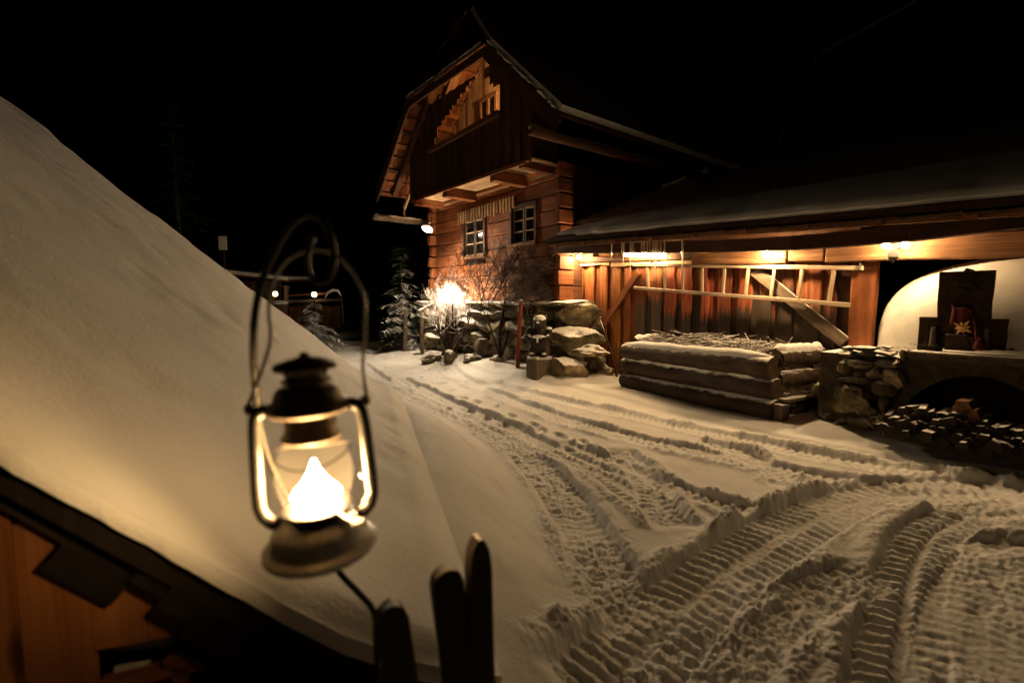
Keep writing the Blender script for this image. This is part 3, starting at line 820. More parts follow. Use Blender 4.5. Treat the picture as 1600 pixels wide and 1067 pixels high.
# wooden gutters with their carrying hooks
for (t_, pa, pb, nm) in ((5.42, (582, 337), (694, 351), 'left'), (-1.30, (826, 199), (1135, 284), 'right')):
    A = on_plane(*pa, H(t_, 0, 0), HA); B = on_plane(*pb, H(t_, 0, 0), HA)
    g = MB(); d = (B - A).normalized(); sx = d.cross(Vector((0, 0, 1))).normalized(); prof = []
    for j in range(9):
        a = math.pi + math.pi * j / 8; prof.append((math.cos(a) * .10, math.sin(a) * .10))
    for j in range(9):
        a = 2 * math.pi - math.pi * j / 8; prof.append((math.cos(a) * .07, math.sin(a) * .07 + .01))
    rnv = random.Random(4); L_ = (B - A).length; sg = 10; k0 = len(g.v)
    for q in range(sg + 1):
        c_ = A + d * (L_ * q / sg) + Vector((0, 0, rnv.uniform(-.012, .012)))
        for (px_, pz_) in prof: g.v.append(c_ + sx * px_ + Vector((0, 0, pz_)))
    m_ = len(prof)
    for q in range(sg):
        for j in range(m_):
            a = q * m_ + j; b = q * m_ + (j + 1) % m_; g.f.append((a, b, b + m_, a + m_))
    g.f.append(tuple(range(m_))[::-1]); g.f.append(tuple(sg * m_ + j for j in range(m_)))
    go = g.build('gutter', 'grey_wood' if nm == 'left' else 'dark_board', house, world=frame_matrix(A, d, (0, 0, 1)), smooth=40)  # right gutter coloured darker to imitate its dim lighting
    sn = MB(); log_mesh(sn, A + Vector((0, 0, -.02 if nm == 'right' else 0)) + d * .05, B, .065, .065, 8, 14, 5, .25); sn.build('snow', 'snow', go, smooth=180)
# pale stick and bent branch hook holding the gutter
pp = lambda u, v, t_: on_plane(u, v, H(t_, 0, 0), HA)
plank('gutter_strut', pp(633, 326, 5.15), pp(648, 288, 4.7), .07, .06, HN, 'pale_board', house)
hk = MB(); hk.tube([pp(634, 322, 5.2), pp(631, 332, 5.4), pp(633, 341, 5.5), pp(630, 349, 5.5)], [.03, .032, .03, .02], 8); hk.build('gutter_hook', 'beam', house, smooth=180)

# ================================================================== STONE FOUNDATION
fnd = thing('stone_foundation', 'rough boulder foundation wall below the timber farmhouse', 'stone wall', H(2.3, .3, 0))
core = MB()
c = [H(-.15, .12, -.1), H(4.8, .12, -.1), H(4.8, -8.5, -.1), H(-.15, -8.5, -.1)]
core.hexa(c + [p + Vector((0, 0, 1.54)) for p in c]); core.build('mortar_core', 'mortar', fnd)
HB = Matrix((HA, HN, Vector((0, 0, 1)))).transposed().to_4x4()
rn = random.Random(5)
z = .16; row = 0
while z < 1.42:
    hh = rn.uniform(.26, .40) if z < .9 else rn.uniform(.2, .28)
    t = .2 + rn.uniform(0, .2)
    while t < 4.75:
        wd = rn.uniform(.32, .75)
        stone(rn.choice(STONES), H(t + wd / 2, .16 + rn.uniform(-.04, .10), min(z + hh / 2, 1.40)), (wd * .60, .25, hh * .62), rn.uniform(-.12, .12), rn.uniform(-.1, .1), 'stone', fnd, 'stone', basis=HB)
        t += wd
    z += hh; row += 1
# capping slabs
t = -.2
while t < 4.8:
    wd = rn.uniform(.5, .9)
    stone(rn.choice(STONES), H(t + wd / 2, .22, 1.44), (wd * .58, .26, .065), rn.uniform(-.1, .1), rn.uniform(-.04, .04), 'stone', fnd, 'stone', basis=HB)
    t += wd
def px_stone(u0, v0, u1, v1, y, me, mat, parent, name, rz=0, tilt=0, dy=.8, grow=1.08):
    c_ = at((u0 + u1) / 2, (v0 + v1) / 2, y); k = y / F
    return stone(me, c_, ((u1 - u0) / 2 * k * grow * 1.08, (u1 - u0) / 2 * k * dy, (v1 - v0) / 2 * k * grow * 1.12), rz, tilt, mat, parent, name)
for i, (u0, v0, u1, v1, y, tl) in enumerate([(866, 473, 938, 507, 9.2, -.02), (858, 507, 948, 547, 8.95, .06), (884, 540, 952, 557, 8.75, .05), (858, 560, 924, 594, 8.62, .05), (915, 555, 944, 576, 8.95, 0), (838, 478, 868, 506, 9.5, .1), (838, 507, 866, 533, 9.45, -.1), (862, 468, 930, 478, 9.25, -.03), (846, 530, 890, 565, 9.2, .1), (925, 490, 950, 520, 9.35, .3), (930, 570, 958, 592, 8.85, .2), (812, 480, 842, 515, 9.8, .1), (815, 515, 850, 548, 9.6, 0)]):
    st_ = px_stone(u0, v0, u1, v1, y, BOULDERS[i % 6], 'stone_bare' if i in (0, 5, 6, 4) else 'stone', fnd, 'boulder', i * .0, tl, .75)
mb = MB(); c = [S(-.5, -.1, -.1), S(.35, -.1, -.1), S(.35, .55, -.1), S(-.5, .75, -.1)]; mb.hexa(c + [p + Vector((0, 0, 1.45)) for p in c]); mb.build('mortar_core', 'mortar', fnd)

# loose snow-capped rocks along the bank
rocks = [(690, 538, 722, 566, 'snow-capped grey rock at the foot of the lit bare bush'), (655, 552, 690, 572, 'low cracked rock half buried in snow at left end of bank'), (688, 548, 716, 574, 'rounded rock under snow just right of the cracked rock'), (722, 552, 762, 578, 'long rock in the snow bank below the foundation'), (765, 556, 802, 582, 'pointed dark rock leaning out of the snow bank'), (800, 560, 824, 580, 'small round snowy stone beside the carved bear'), (735, 530, 775, 556, 'flat boulder lying before the foundation behind the shrub stems'), (778, 530, 808, 556, 'block of stone left of the rusty post'), (660, 520, 690, 545, 'mossy stone at the foundation corner by the handrail'), (742, 560, 768, 574, 'small dark stone between two snowy bank rocks')]
for i, (u0, v0, u1, v1, lb) in enumerate(rocks):
    g = ground_hit((u0 + u1) / 2, v1 - 2); y = min(g[1], 10.9 if u0 > 700 else 11.9)
    o = px_stone(u0, v0, u1, v1, y, BOULDERS[(i * 5 + 1) % 6] if i % 2 else STONES[i], 'stone', None, 'rock', i * .7, .1 * (i % 3 - 1), .9, 1.1)
    tag(o, lb, 'rock', 'loose rocks on the snow bank')

# ================================================================== SHED
DS = .045
def zs(t, z): return z - DS * t
shed = thing('lean_to_shed', 'long low timber shed with snowy roof and vertical slab boards', 'shed', S(3, 0, 0))
TS0, TS1 = -.05, 9.5
rn = random.Random(41)
# wall of waney slab boards
mb = MB(); c = [S(-.4, -.06, -.1), S(5.0, -.06, -.1), S(5.0, -.1, -.1), S(-.4, -.1, -.1)]
mb.hexa(c + [S(-.4, -.06, 2.9), S(5.0, -.06, 2.75), S(5.0, -.1, 2.75), S(-.4, -.1, 2.9)]); mb.build('back_boarding', 'dark_board', shed)
t = .02; i = 0
while t < 4.78:
    wd = rn.uniform(.10, .19)
    plank('slab_board', S(t + wd / 2, -.055 + (.045 if i % 2 else 0), .02), S(t + wd / 2, -.055 + (.045 if i % 2 else 0), zs(t, 2.27) + rn.uniform(-.03, .03)), wd + .025, .035, SN, 'shed_red' if t < 1.55 else 'shed_board', shed, rn, .02, 7, bevel=.013)
    t += wd; i += 1
# brick-red corner log ends
for k in range(8):
    z0 = 1.36 + k * .125
    plank('corner_block', S(-.16, -.02, z0), S(.20, -.02, z0), .112, .14, SN, 'red_board', shed, rn, .005, 1, bevel=.008)
# posts, header, braces
plank('post', S(5.12, -.02, .8), S(5.12, -.02, zs(5.1, 2.27)), .25, .12, SN, 'red_board', shed, rn, .006, 3, bevel=.012)
plank('header', S(-.2, .0, zs(0, 2.36)), S(5.3, .0, zs(5.5, 2.36)), .17, .12, SN, 'dark_board', shed, rn, .006, 4, bevel=.01)
plank('header', S(2.9, .13, zs(2.9, 2.28)), S(4.3, .13, zs(4.3, 2.28)), .20, .12, SN, 'beam', shed, rn, .008, 4, bevel=.012)
plank('header', S(4.33, .13, zs(4.3, 2.30)), S(4.75, .13, zs(4.75, 2.30)), .19, .14, SN, 'beam', shed, rn, .008, 2, bevel=.012)
plank('header', S(4.77, .13, zs(4.77, 2.31)), S(9.3, .13, zs(9.3, 2.36)), .25, .15, SN, 'beam', shed, rn, .008, 6, bevel=.012)
# ragged pale fascia strips along the top of the boards
for (a, b, z_) in ((.25, 1.05, 2.25), (1.1, 2.0, 2.245), (2.05, 2.9, 2.24)):
    plank('top_strip', S(a, .03, zs(a, z_)), S(b, .03, zs(b, z_)), .09, .045, SN, 'pale_board', shed, rn, .02, 6)
def sp3(u, v, o): tt, zz = SP(u, v, o); return S(tt, o, zz)
plank('brace', sp3(945, 505, .03), sp3(1000, 425, .03), .13, .06, SN, 'red_board', shed, rn, .004, 2, bevel=.006)
plank('brace', sp3(1180, 423, .06), sp3(1322, 535, .06), .15, .06, SN, 'grey_wood', shed, rn, .008, 4, bevel=.008)
# projecting beam ends
for tt in (1.15, 3.05, 4.52, 6.5):
    plank('beam_end', S(tt, .0, zs(tt, 2.42)), S(tt, .62, zs(tt, 2.40)), .15, .16, SB, 'beam', shed, rn, .005, 1, bevel=.015)
# roof
EO, EZ, RS = 1.25, 2.56, math.tan(R(20))
def zroof_s(t, o): return zs(t, EZ) + (EO - o) * RS
def rslab(t0, t1, o0, o1, lift0, lift1, name, mat, parent, jag=0.0, seg=1):
    m_ = MB(); rj = random.Random(9); V = []
    for q in range(seg + 1):
        tt = t0 + (t1 - t0) * q / seg; oo = o0 + rj.uniform(-jag, jag)
        V.append([S(tt, oo, zroof_s(tt, oo) + lift0 + rj.uniform(0, jag * .1)), S(tt, o1, zroof_s(tt, o1) + lift0), S(tt, o1, zroof_s(tt, o1) + lift1), S(tt, oo - jag * .5, zroof_s(tt, oo) + lift1 * (1 + rj.uniform(-.2, .2) * (jag > 0)))])
    m_.v = [p for r_ in V for p in r_]
    for q in range(seg):
        for j in range(4):
            a = q * 4 + j; b = q * 4 + (j + 1) % 4; m_.f.append((a, b, b + 4, a + 4))
    m_.f.append((0, 1, 2, 3)); m_.f.append((seg * 4, seg * 4 + 1, seg * 4 + 2, seg * 4 + 3))
    return m_.build(name, mat, parent)
rf = rslab(.62, TS1, EO, .35, 0, .06, 'roof_deck', 'dark_board', shed)
rslab(-.35, TS1, .348, -5.2, 0, .06, 'roof_deck', 'dark_board', shed)
# left part of the roof front corner is cut back where it meets the house
def roof_snow(t0, t1, o0, lip, th, seg, seed, ob=-5.2):
    m_ = MB(); rj = random.Random(seed); V = []
    for q in range(seg + 1):
        tt = t0 + (t1 - t0) * q / seg; nn = mnoise.noise(Vector((tt * 1.7, seed, 0))) + .5 * mnoise.noise(Vector((tt * 5, seed, 2))); oo = o0 + lip * nn; h_ = th * (1 + .25 * mnoise.noise(Vector((tt * 2.3, seed, 9))))
        for (o_, l_) in ((oo - .03, .064), (o0 - .5, .064), (ob, .064), (ob, .064 + th), (o0 - .5, .064 + th), (oo - .10, .064 + h_), (oo - .02, .064 + h_ * .8), (oo + .005, .064 + h_ * .4)):
            V.append(S(tt, o_, zroof_s(tt, o_) + l_))
    n_ = 8; m_.v = V
    for q in range(seg):
        for j in range(n_):
            a = q * n_ + j; b = q * n_ + (j + 1) % n_; m_.f.append((a, b, b + n_, a + n_))
    m_.f.append(tuple(range(n_))); m_.f.append(tuple(seg * n_ + j for j in range(n_)))
    return m_.build('snow', 'snow', rf, smooth=50)
roof_snow(1.35, TS1, EO - .02, .05, .11, 90, 3)
roof_snow(.72, 1.34, EO - .14, .08, .05, 12, 5, .3)
roof_snow(-.25, 1.34, .28, .05, .07, 16, 6)
# shingle course along the eave
t = .62
while t < TS1:
    wd = rn.uniform(.14, .30)
    plank('shingle', S(t + wd / 2, EO - .25, zroof_s(t, EO - .25) - .012), S(t + wd / 2, EO + rn.uniform(.03, .09), zroof_s(t, EO + .06) - .012), wd - .008, .022, Vector((0, 0, -1)), 'dark_board', rf, rn, .002, 1)
    t += wd
plank('eave_beam', S(.58, EO - .18, zroof_s(.58, EO - .18) - .10), S(TS1, EO - .18, zroof_s(TS1, EO - .18) - .10), .075, .07, SN, 'beam', shed, rn, .003, 6, bevel=.006)
pul = [(870, 396), (1135, 394.5), (1240, 391), (1420, 378), (1640, 352)]
for (pa, pb) in zip(pul[:-1], pul[1:]):
    (t_a, z_a), (t_b, z_b) = SP(*pa, .80), SP(*pb, .80)
    plank('eave_purlin', S(t_a, .73, z_a + .08), S(t_b, .73, z_b + .08), .16, .14, SN, 'dark_board', shed, rn, .003, 3, bevel=.006)
for i in range(14):
    tt = .75 + i * .68
    plank('rafter', S(tt, -.3, zroof_s(tt, -.3) - .06), S(tt, EO - .05, zroof_s(tt, EO - .05) - .06), .09, .10, SB, 'red_board', shed, rn, .003, 1)
for i in range(7):
    oo = EO - .1 - i * .21
    plank('soffit_board', S(.64, oo, zroof_s(.64, oo) - .006), S(TS1, oo, zroof_s(TS1, oo) - .006), .205, .02, Vector((0, 0, -1)), 'dark_board', shed, rn, .002, 2)
# icicles hanging from the eave beam
for (u, v0, v1) in ((956, 372, 405), (975, 372, 414), (986, 372, 428), (990, 372, 410), (1003, 372, 402), (1007, 372, 408), (1012, 372, 400), (1020, 372, 404), (1025, 372, 440), (1029, 372, 410), (1033, 372, 404), (1039, 372, 406), (1067, 372, 427), (972, 372, 396), (1016, 372, 398), (1022, 372, 396)):
    tt, _ = SP(u, 380, EO - .14); z1 = SP(u, v0, EO - .14)[1]; z2 = SP(u, v1, EO - .14)[1]; z1 = zroof_s(tt, EO - .14) - .01
    ic = MB(); n = 6; r0 = .014 + (z1 - z2) * .014; pts = []; rr = []
    for q in range(n + 1):
        f = q / n; pts.append(S(tt + rn.uniform(-.002, .002), EO - .135, z1 + (z2 - z1) * f)); rr.append(r0 * (1 - f) ** .8 + .0015)
    ic.tube(pts, rr, 7); ic.build('icicle', 'ice', rf, smooth=180)

# lamps under the shed roof --------------------------------------------------
def bulb_lamp(name, p, label, cat, mat, r=.045, sock=(0, 0, 1), group='lit lamps under the shed roof'):
    th_ = thing(name, label, cat, p, group)
    b_ = MB(); b_.ball(p, r, 2); b_.build('bulb', mat, th_, smooth=180)
    s_ = MB(); d = Vector(sock); s_.tube([Vector(p) + d * (r + .002), Vector(p) + d * (r + .05), Vector(p) + d * (r + .052), Vector(p) + d * (r + .16)], [.024, .024, .01, .008], 10); s_.build('socket', 'black', th_)
    return th_
bulb_lamp('bare_bulb', sp3(905, 402, .30), 'bare bulb at the shed corner nearest the farmhouse', 'lamp', 'bulb_shed')
bulb_lamp('bare_bulb', sp3(1197, 398, .42), 'bare bulb glowing on the pale beam above the ladder', 'lamp', 'bulb_shed')
# tube light box behind the icicles
p0 = sp3(978, 397, .25); p1 = sp3(1040, 401, .25)
tb_ = thing('tube_light', 'glowing tube light behind the icicles under the shed eave', 'lamp', (p0 + p1) / 2, 'lit lamps under the shed roof')
mb = MB(); mb.tube([p0, p1], .034, 10); mb.build('tube', 'bulb_tube', tb_, smooth=180)
mb = MB(); mb.bar(p0 + Vector((0, 0, .06)) - SB * .05, p1 + Vector((0, 0, .06)) + SB * .05, .10, .04); mb.build('reflector', 'enamel', tb_)
for p in (p0 - SB * .03, p1 + SB * .03):
    mb = MB(); mb.box(p + Vector((0, 0, .01)), .03, .03, .10); mb.build('end_cap', 'enamel', tb_)
# twin spot on the oven beam
pb = sp3(1396, 392, .36)
tw = thing('twin_spotlight', 'black bracket with two glaring spotlights on oven beam', 'lamp', pb, 'lit lamps under the shed roof')
mb = MB(); mb.box(pb, .10, .10, .14, Matrix.Rotation(.9, 3, 'Z')); mb.tube([pb - Vector((0, 0, .07)), pb - Vector((0, 0, .13))], [.04, .005], 8); mb.build('bracket', 'black', tw)
for (u, v) in ((1384, 383), (1414, 383)):
    q = sp3(u, v, .44); mb = MB(); mb.ball(q, .036, 2); sb_ = mb.build('spot_bulb', 'bulb_twin', tw, smooth=180)
    mb = MB(); mb.tube([pb, pb.lerp(q, .72)], [.015, .012], 8); mb.build('arm', 'black', tw)

# ================================================================== LADDER
a0 = sp3(990, 414, .17); a1 = sp3(1332, 420, .17); b0 = sp3(992, 450, .17); b1 = sp3(1330, 477, .17)
lad = thing('wooden_ladder', 'pale wooden ladder hung sideways on the shed boards', 'ladder', (a0 + b1) / 2)
plank('rail', a0, a1 + SB * .12, .055, .045, SN, 'ladder', lad, rn, .002, 4, bevel=.008)
plank('rail', b0, b1, .055, .045, SN, 'ladder', lad, rn, .002, 4, bevel=.008)
for (ut, ub) in ((1013, 1014), (1040, 1040), (1068, 1068), (1099, 1098), (1134, 1131), (1171, 1166), (1212, 1206), (1255, 1249), (1305, 1297)):
    ft = (SP(ut, 416, .17)[0] - SP(990, 414, .17)[0]) / (SP(1332, 420, .17)[0] - SP(990, 414, .17)[0]); fb = (SP(ub, 460, .17)[0] - SP(992, 450, .17)[0]) / (SP(1330, 477, .17)[0] - SP(992, 450, .17)[0])
    plank('rung', b0.lerp(b1, fb) + SN * .006, a0.lerp(a1, ft) + SN * .006, .042, .034, SN, 'ladder', lad, rn, .002, 1, bevel=.006)
hk = MB(); q = a1 + SB * .10; hk.tube([q - SN * .12 + Vector((0, 0, .08)), q + SN * .06 + Vector((0, 0, .08)), q + SN * .09 - Vector((0, 0, .02))], .012, 6); hk.build('hook', 'iron', lad)

# ================================================================== LOG PLANTER
PA = Vector((1.92, 8.02, 0)); PBv = Vector((3.08, 5.62, 0)); PD = (PBv - PA).normalized(); PN = Vector((-PD.y, PD.x, 0)); PN = PN if PN.x > 0 else -PN
zL, zRr = gz(PA.x, PA.y), gz(PBv.x, PBv.y) - .02
plt = thing('log_planter', 'raised bed of stacked snowy logs filled with brushwood', 'planter', (PA + PBv) / 2)
def plog(a, b, ra, rb, seed, cap=True):
    m_ = MB(); log_mesh(m_, a, b, ra, rb, 22, 26, seed, .065)
    m_.v = [p + Vector((mnoise.noise(p * 7 + Vector((seed, 0, 0))), mnoise.noise(p * 7 + Vector((0, seed, 5))), mnoise.noise(p * 7 + Vector((9, 0, seed))))) * .014 for p in m_.v]
    d = (b - a); o = m_.build('log', 'bark', plt, world=frame_matrix(a, d, (0, 0, 1)), smooth=60)
    for e, rr, sgn in ((a, ra, -1), (b, rb, 1)):
        q = MB(); q.tube([e, e + d.normalized() * .006 * sgn], rr * .93, 16); q.build('cut_end', 'log_end', o)
    if cap:
        # rounded snow lying on the log
        s_ = MB(); rs = random.Random(seed + 99); n = 40; L = d.length; dn = d.normalized(); sx = dn.cross(Vector((0, 0, 1))).normalized(); J = 9
        for i in range(n + 1):
            f = .01 + .98 * i / n; c = a.lerp(b, f); rr = (ra + (rb - ra) * f)
            spread = (.78 + .30 * (mnoise.noise(Vector((f * 9, seed, 0)))) + .18 * mnoise.noise(Vector((f * 31, seed, 3)))) * min(1, 6 * min(f, 1 - f) + .35)
            hgt = (.06 + .03 * mnoise.noise(Vector((f * 7, seed, 5)))) * min(1, 8 * min(f, 1 - f) + .2)
            for j in range(J):
                ang = (j / (J - 1) - .5) * 2 * spread; k = math.cos(ang / max(spread, .01) * math.pi / 2)
                rad = rr * 1.0 + hgt * k - (.03 if j in (0, J - 1) else 0)
                s_.v.append(c + sx * (math.sin(ang) * rad) + Vector((0, 0, math.cos(ang) * rad)))
        for i in range(n):
            for j in range(J - 1): s_.f.append((i * J + j, i * J + j + 1, (i + 1) * J + j + 1, (i + 1) * J + j))
        s_.build('snow', 'snow', o, smooth=180)
    return o
rad = .122
for k in range(3):
    za = .09 + k * .246 + zL; zb2 = .11 + k * .246 + zRr
    of = .02 * (k % 2)
    A = PA + Vector((0, 0, za)) - PD * (.06 + .05 * (k % 2)) + PN * (.035 if k == 1 else 0); B = PBv + Vector((0, 0, zb2)) + PD * (.05 - .03 * k) + PN * (.03 if k == 1 else 0)
    plog(A, B, rad, rad + .012, 10 + k, k > 0)
    A2 = A + PN * .95; B2 = B + PN * .85; plog(A2, B2, rad, rad, 20 + k, k == 2)
    for (base, ext) in ((PBv - PD * .08, .92), (PA + PD * .05, .95)):
        c0 = base + Vector((0, 0, (zb2 if base is not PA else za) + .10)) + PN * .06
        zz = (zb2 if (base - PBv).length < .5 else za) + .10 - (.0)
        plog(Vector((base.x, base.y, zz)) + PN * .10, Vector((base.x, base.y, zz)) + PN * (ext + .06), rad * .95, rad * .9, 30 + k + (5 if ext > .93 else 0), k == 2)
# earth fill
mb = MB(); q = [PA + PN * .1, PBv + PN * .1, PBv + PN * .85, PA + PN * .9]; mb.hexa([p + Vector((0, 0, 0)) for p in q] + [p + Vector((0, 0, .66)) for p in q]); mb.build('earth_fill', 'mortar', plt)
# brushwood heaped in the bed
br = MB(); rb_ = random.Random(77)
for i in range(330):
    f = rb_.uniform(.06, .95); g_ = rb_.uniform(.12, .85)
    c = PA.lerp(PBv, f) + PN * g_; c.z = .72 + zL * (1 - f) + zRr * f + rb_.uniform(0, .24) * (1 - abs(f - .45)) * (1 - abs(g_ - .5))
    ang = rb_.uniform(0, math.pi * 2); L = rb_.uniform(.2, .55); d = Vector((math.cos(ang), math.sin(ang), rb_.uniform(-.15, .5))).normalized()
    k = d.cross(Vector((0, 0, 1))).normalized() * rb_.uniform(-.06, .06)
    br.tube([c - d * L / 2, c + k, c + d * L / 2 + k * .3], [.009, .008, .004], 4, False)
o = br.build('brushwood', 'brush'); tag(o, 'heap of snowy cut branches lying in the log planter', 'brushwood', kind='stuff')
# stones, plank and prop under the planter's near end
for i, (u0, v0, u1, v1, y, lb) in enumerate([(1228, 628, 1264, 652, 5.75, 'angular snow-topped stone propped under the planter corner'), (1222, 650, 1278, 680, 5.62, 'snowy broken slab stone on the ground at planter corner')]):
    tag(px_stone(u0, v0, u1, v1, y, STONES[3 + i], 'stone', None, 'prop_stone', .4, .1, .8), lb, 'rock', 'stones under the planter')
e0 = PBv + PN * .05 + Vector((0, 0, zRr + .235)); plank('support_plank', e0 + PD * .14, e0 + PD * .10 + PN * .95, .035, .13, Vector((0, 0, 1)).cross(PN), 'grey_wood', plt)
plank('support_post', PBv + PD * .03 + Vector((0, 0, zRr - .2)), PBv + PD * .03 + Vector((0, 0, zRr + .2)), .13, .13, PD, 'grey_wood', plt)

# ================================================================== BAKE OVEN
ov = thing('bake_oven', 'whitewashed domed bake oven on a dry stone base', 'oven', S(7.2, .6, .2))
# dome: smooth superellipsoid, flattened in front
T0 = 5.22; TC = 7.25
dm = MB(); NU, NV = 48, 20; ZL = .97
def dome_pt(a, b):
    ca, sa = math.cos(a), math.sin(a); cb, sb = math.cos(b), math.sin(b)
    pw = lambda q, e: math.copysign(abs(q) ** e, q)
    t_ = TC + (TC - T0) * pw(ca, .62) * pw(cb, .50); o_ = -.45 + 1.10 * pw(sa, .70) * pw(cb, .50); z_ = ZL - .02 + 1.03 * pw(sb, .72)
    p = S(t_, o_, z_); nz = mnoise.noise(p * 1.3) * .03
    return p + Vector((0, 0, nz * sb))
for i in range(NV + 1):
    for j in range(NU):
        dm.v.append(dome_pt(2 * math.pi * j / NU, math.pi / 2 * min(i / NV, .999)))
for i in range(NV):
    for j in range(NU):
        a = i * NU + j; b = i * NU + (j + 1) % NU; dm.f.append((a, b, b + NU, a + NU))
dm.f.append(tuple(NV * NU + j for j in range(NU)))
dome = dm.build('dome', 'plaster', ov, smooth=180)
# base: mortar face with an arched firewood niche
BO = .90; AT0, AT1 = SP(1395, 640, BO)[0], SP(1690, 640, BO)[0]; AZ = SP(1530, 588, BO)[1]
TB0, TB1 = 5.02, 9.6
f_ = MB(); NA = 24; AC = (AT0 + AT1) / 2; AH = (AT1 - AT0) / 2
def arch_z(t_):
    k = (t_ - AC) / AH
    return .02 + (AZ - .02) * math.sqrt(max(0, 1 - k * k)) if abs(k) < 1 else None
cols = [TB0] + [AC - AH * math.cos(math.pi * i / NA) for i in range(NA + 1)] + [TB1]
for a, b in zip(cols[:-1], cols[1:]):
    za_ = arch_z(a); zb_ = arch_z(b); m_in = abs((a + b) / 2 - AC) < AH
    z0, z1 = ((za_ or .02), (zb_ or .02)) if m_in else (-.1, -.1)
    f_.hexa([S(a, .0, z0), S(b, .0, z1), S(b, BO, z1), S(a, BO, z0), S(a, .0, .93), S(b, .0, .93), S(b, BO, .93), S(a, BO, .93)])
f_.build('base_wall', 'mortar', ov)
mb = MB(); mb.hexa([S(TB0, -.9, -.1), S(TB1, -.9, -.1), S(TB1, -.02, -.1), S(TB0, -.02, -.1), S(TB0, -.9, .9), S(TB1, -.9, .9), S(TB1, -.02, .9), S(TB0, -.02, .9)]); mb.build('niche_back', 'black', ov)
# ledge slabs with settled snow
t = SP(1418, 550, BO + .05)[0]
while t < TB1:
    wd = rn.uniform(.7, 1.1)
    plank('ledge_slab', S(t, .42, .935), S(t + wd - .012, .42, .935), 1.08, .075, Vector((0, 0, 1)), 'mortar', ov, rn, .015, 4, bevel=.015); t += wd
SBm = Matrix((SB, SN, Vector((0, 0, 1)))).transposed().to_4x4()
ovs = [(1312, 541, 1330, 548), (1330, 541, 1366, 548), (1366, 541, 1392, 548), (1310, 548, 1338, 556), (1337, 548, 1366, 557), (1367, 548, 1402, 556), (1306, 561, 1328, 587), (1322, 563, 1368, 574), (1328, 581, 1347, 591), (1368, 562, 1408, 575), (1351, 573, 1377, 595), (1374, 576, 1426, 604), (1304, 589, 1362, 599), (1360, 596, 1404, 618), (1402, 547, 1420, 566), (1301, 604, 1376, 654), (1294, 654, 1322, 672), (1320, 652, 1372, 672), (1305, 600, 1318, 622), (1372, 612, 1392, 640)]
for i, (u0, v0, u1, v1) in enumerate(ovs):
    ta, za = SP(u0, (v0 + v1) / 2, BO + .05); tb, zb2 = SP(u1, (v0 + v1) / 2, BO + .05); zt = SP((u0 + u1) / 2, v0, BO + .05)[1]; zo = SP((u0 + u1) / 2, v1, BO + .05)[1]
    big = i == 15
    stone((BOULDERS if big else STONES)[i % 6], S((ta + tb) / 2, BO + (.02 if i % 2 else -.02), (zt + zo) / 2), ((tb - ta) / 2 * 1.15, .16 if not big else .22, (zt - zo) / 2 * 1.22), 0, {11: -.28, 8: -.1, 7: -.02}.get(i, 0) * -1, 'stone_bare' if big or i in (11, 9) else 'stone', ov, 'stone', basis=SBm)
# left return of the base: stones towards the planter
for i in range(14):
    stone(STONES[i % 10], S(TB0 + rn.uniform(-.02, .06), rn.uniform(.1, .8), .15 + .75 * (i // 5) / 3 + rn.uniform(0, .1)), (.12, .2, .13), rn.uniform(0, 1), 0, 'stone', ov, 'stone', basis=SBm)
# dark oven-door slabs on the dome
def slabs(u0, v0, u1, v1, o, th, name='door_slab', mat='slate', parent=ov):
    ta, za = SP(u0, v0, o); tb, zb2 = SP(u1, v1, o); tl = SP(u0, v1, o)[0]
    return plank(name, S((ta + tb) / 2, o - th, zb2), S((ta + tb) / 2, o - th, za), tb - ta, th, SN, mat, parent, rn, .006, 5, bevel=.006)
big = slabs(1468, 425, 1544, 548, .72, .06); slabs(1436, 495, 1470, 548, .72, .07); slabs(1541, 498, 1570, 548, .72, .07)
hd = MB(); q = [sp3(1492, 444, .78), sp3(1516, 444, .78), sp3(1534, 452, .70), sp3(1508, 454, .72), sp3(1492, 444, .78)]; hd.tube(q, .013, 6); hd.tube([sp3(1534, 452, .70), sp3(1540, 454, .60)], .013, 6); hd.build('handle', 'iron', big)
hb = MB(); c_ = sp3(1513, 428, .68); hb.box(c_, .07, .07, .07, Matrix.Rotation(.78, 3, 'Y') @ Matrix.Rotation(.5, 3, 'Z')); hb.build('knob_block', 'slate', big)
# decorations on the ledge
def ledge(u, v, o): return sp3(u, v, o)
p = S(SP(1500, 530, .72)[0], .72, 1.012)
bx = thing('hearth_block', 'low dark block with snowy rim on the oven ledge', 'block', p)
slabs(1477, 524, 1522, 549, .78, .10, 'block', 'slate', bx)
sr = MB(); a = ledge(1478, 523, .74); b = ledge(1512, 525, .74); log_mesh(sr, a, b, .012, .012, 6, 8, 3, .3); sr.build('snow', 'snow', bx, smooth=180)
ln = thing('red_lantern', 'dark red cloth draped lantern behind the straw star', 'lantern', ledge(1505, 523, .70))
mb = MB(); c_ = ledge(1505, 502, .70); hw = .08
mb.lathe([(.055, -.13), (.06, -.02), (.075, .10), (.085, .12), (.06, .135)], c_, 12, True); mb.build('cloth', 'red_cloth', ln, smooth=50)
mb = MB(); mb.tube([ledge(1488, 476, .71), ledge(1494, 484, .74), ledge(1490, 500, .74), ledge(1486, 508, .73)], [.012, .03, .025, .012], 8); mb.build('bow', 'red_cloth', ln, smooth=180)
mb = MB(); mb.tube([ledge(1518, 484, .72), ledge(1524, 502, .76), ledge(1526, 520, .78), ledge(1528, 540, .80)], [.008, .013, .016, .02], 8); mb.build('ribbon', 'red_cloth', ln, smooth=180)
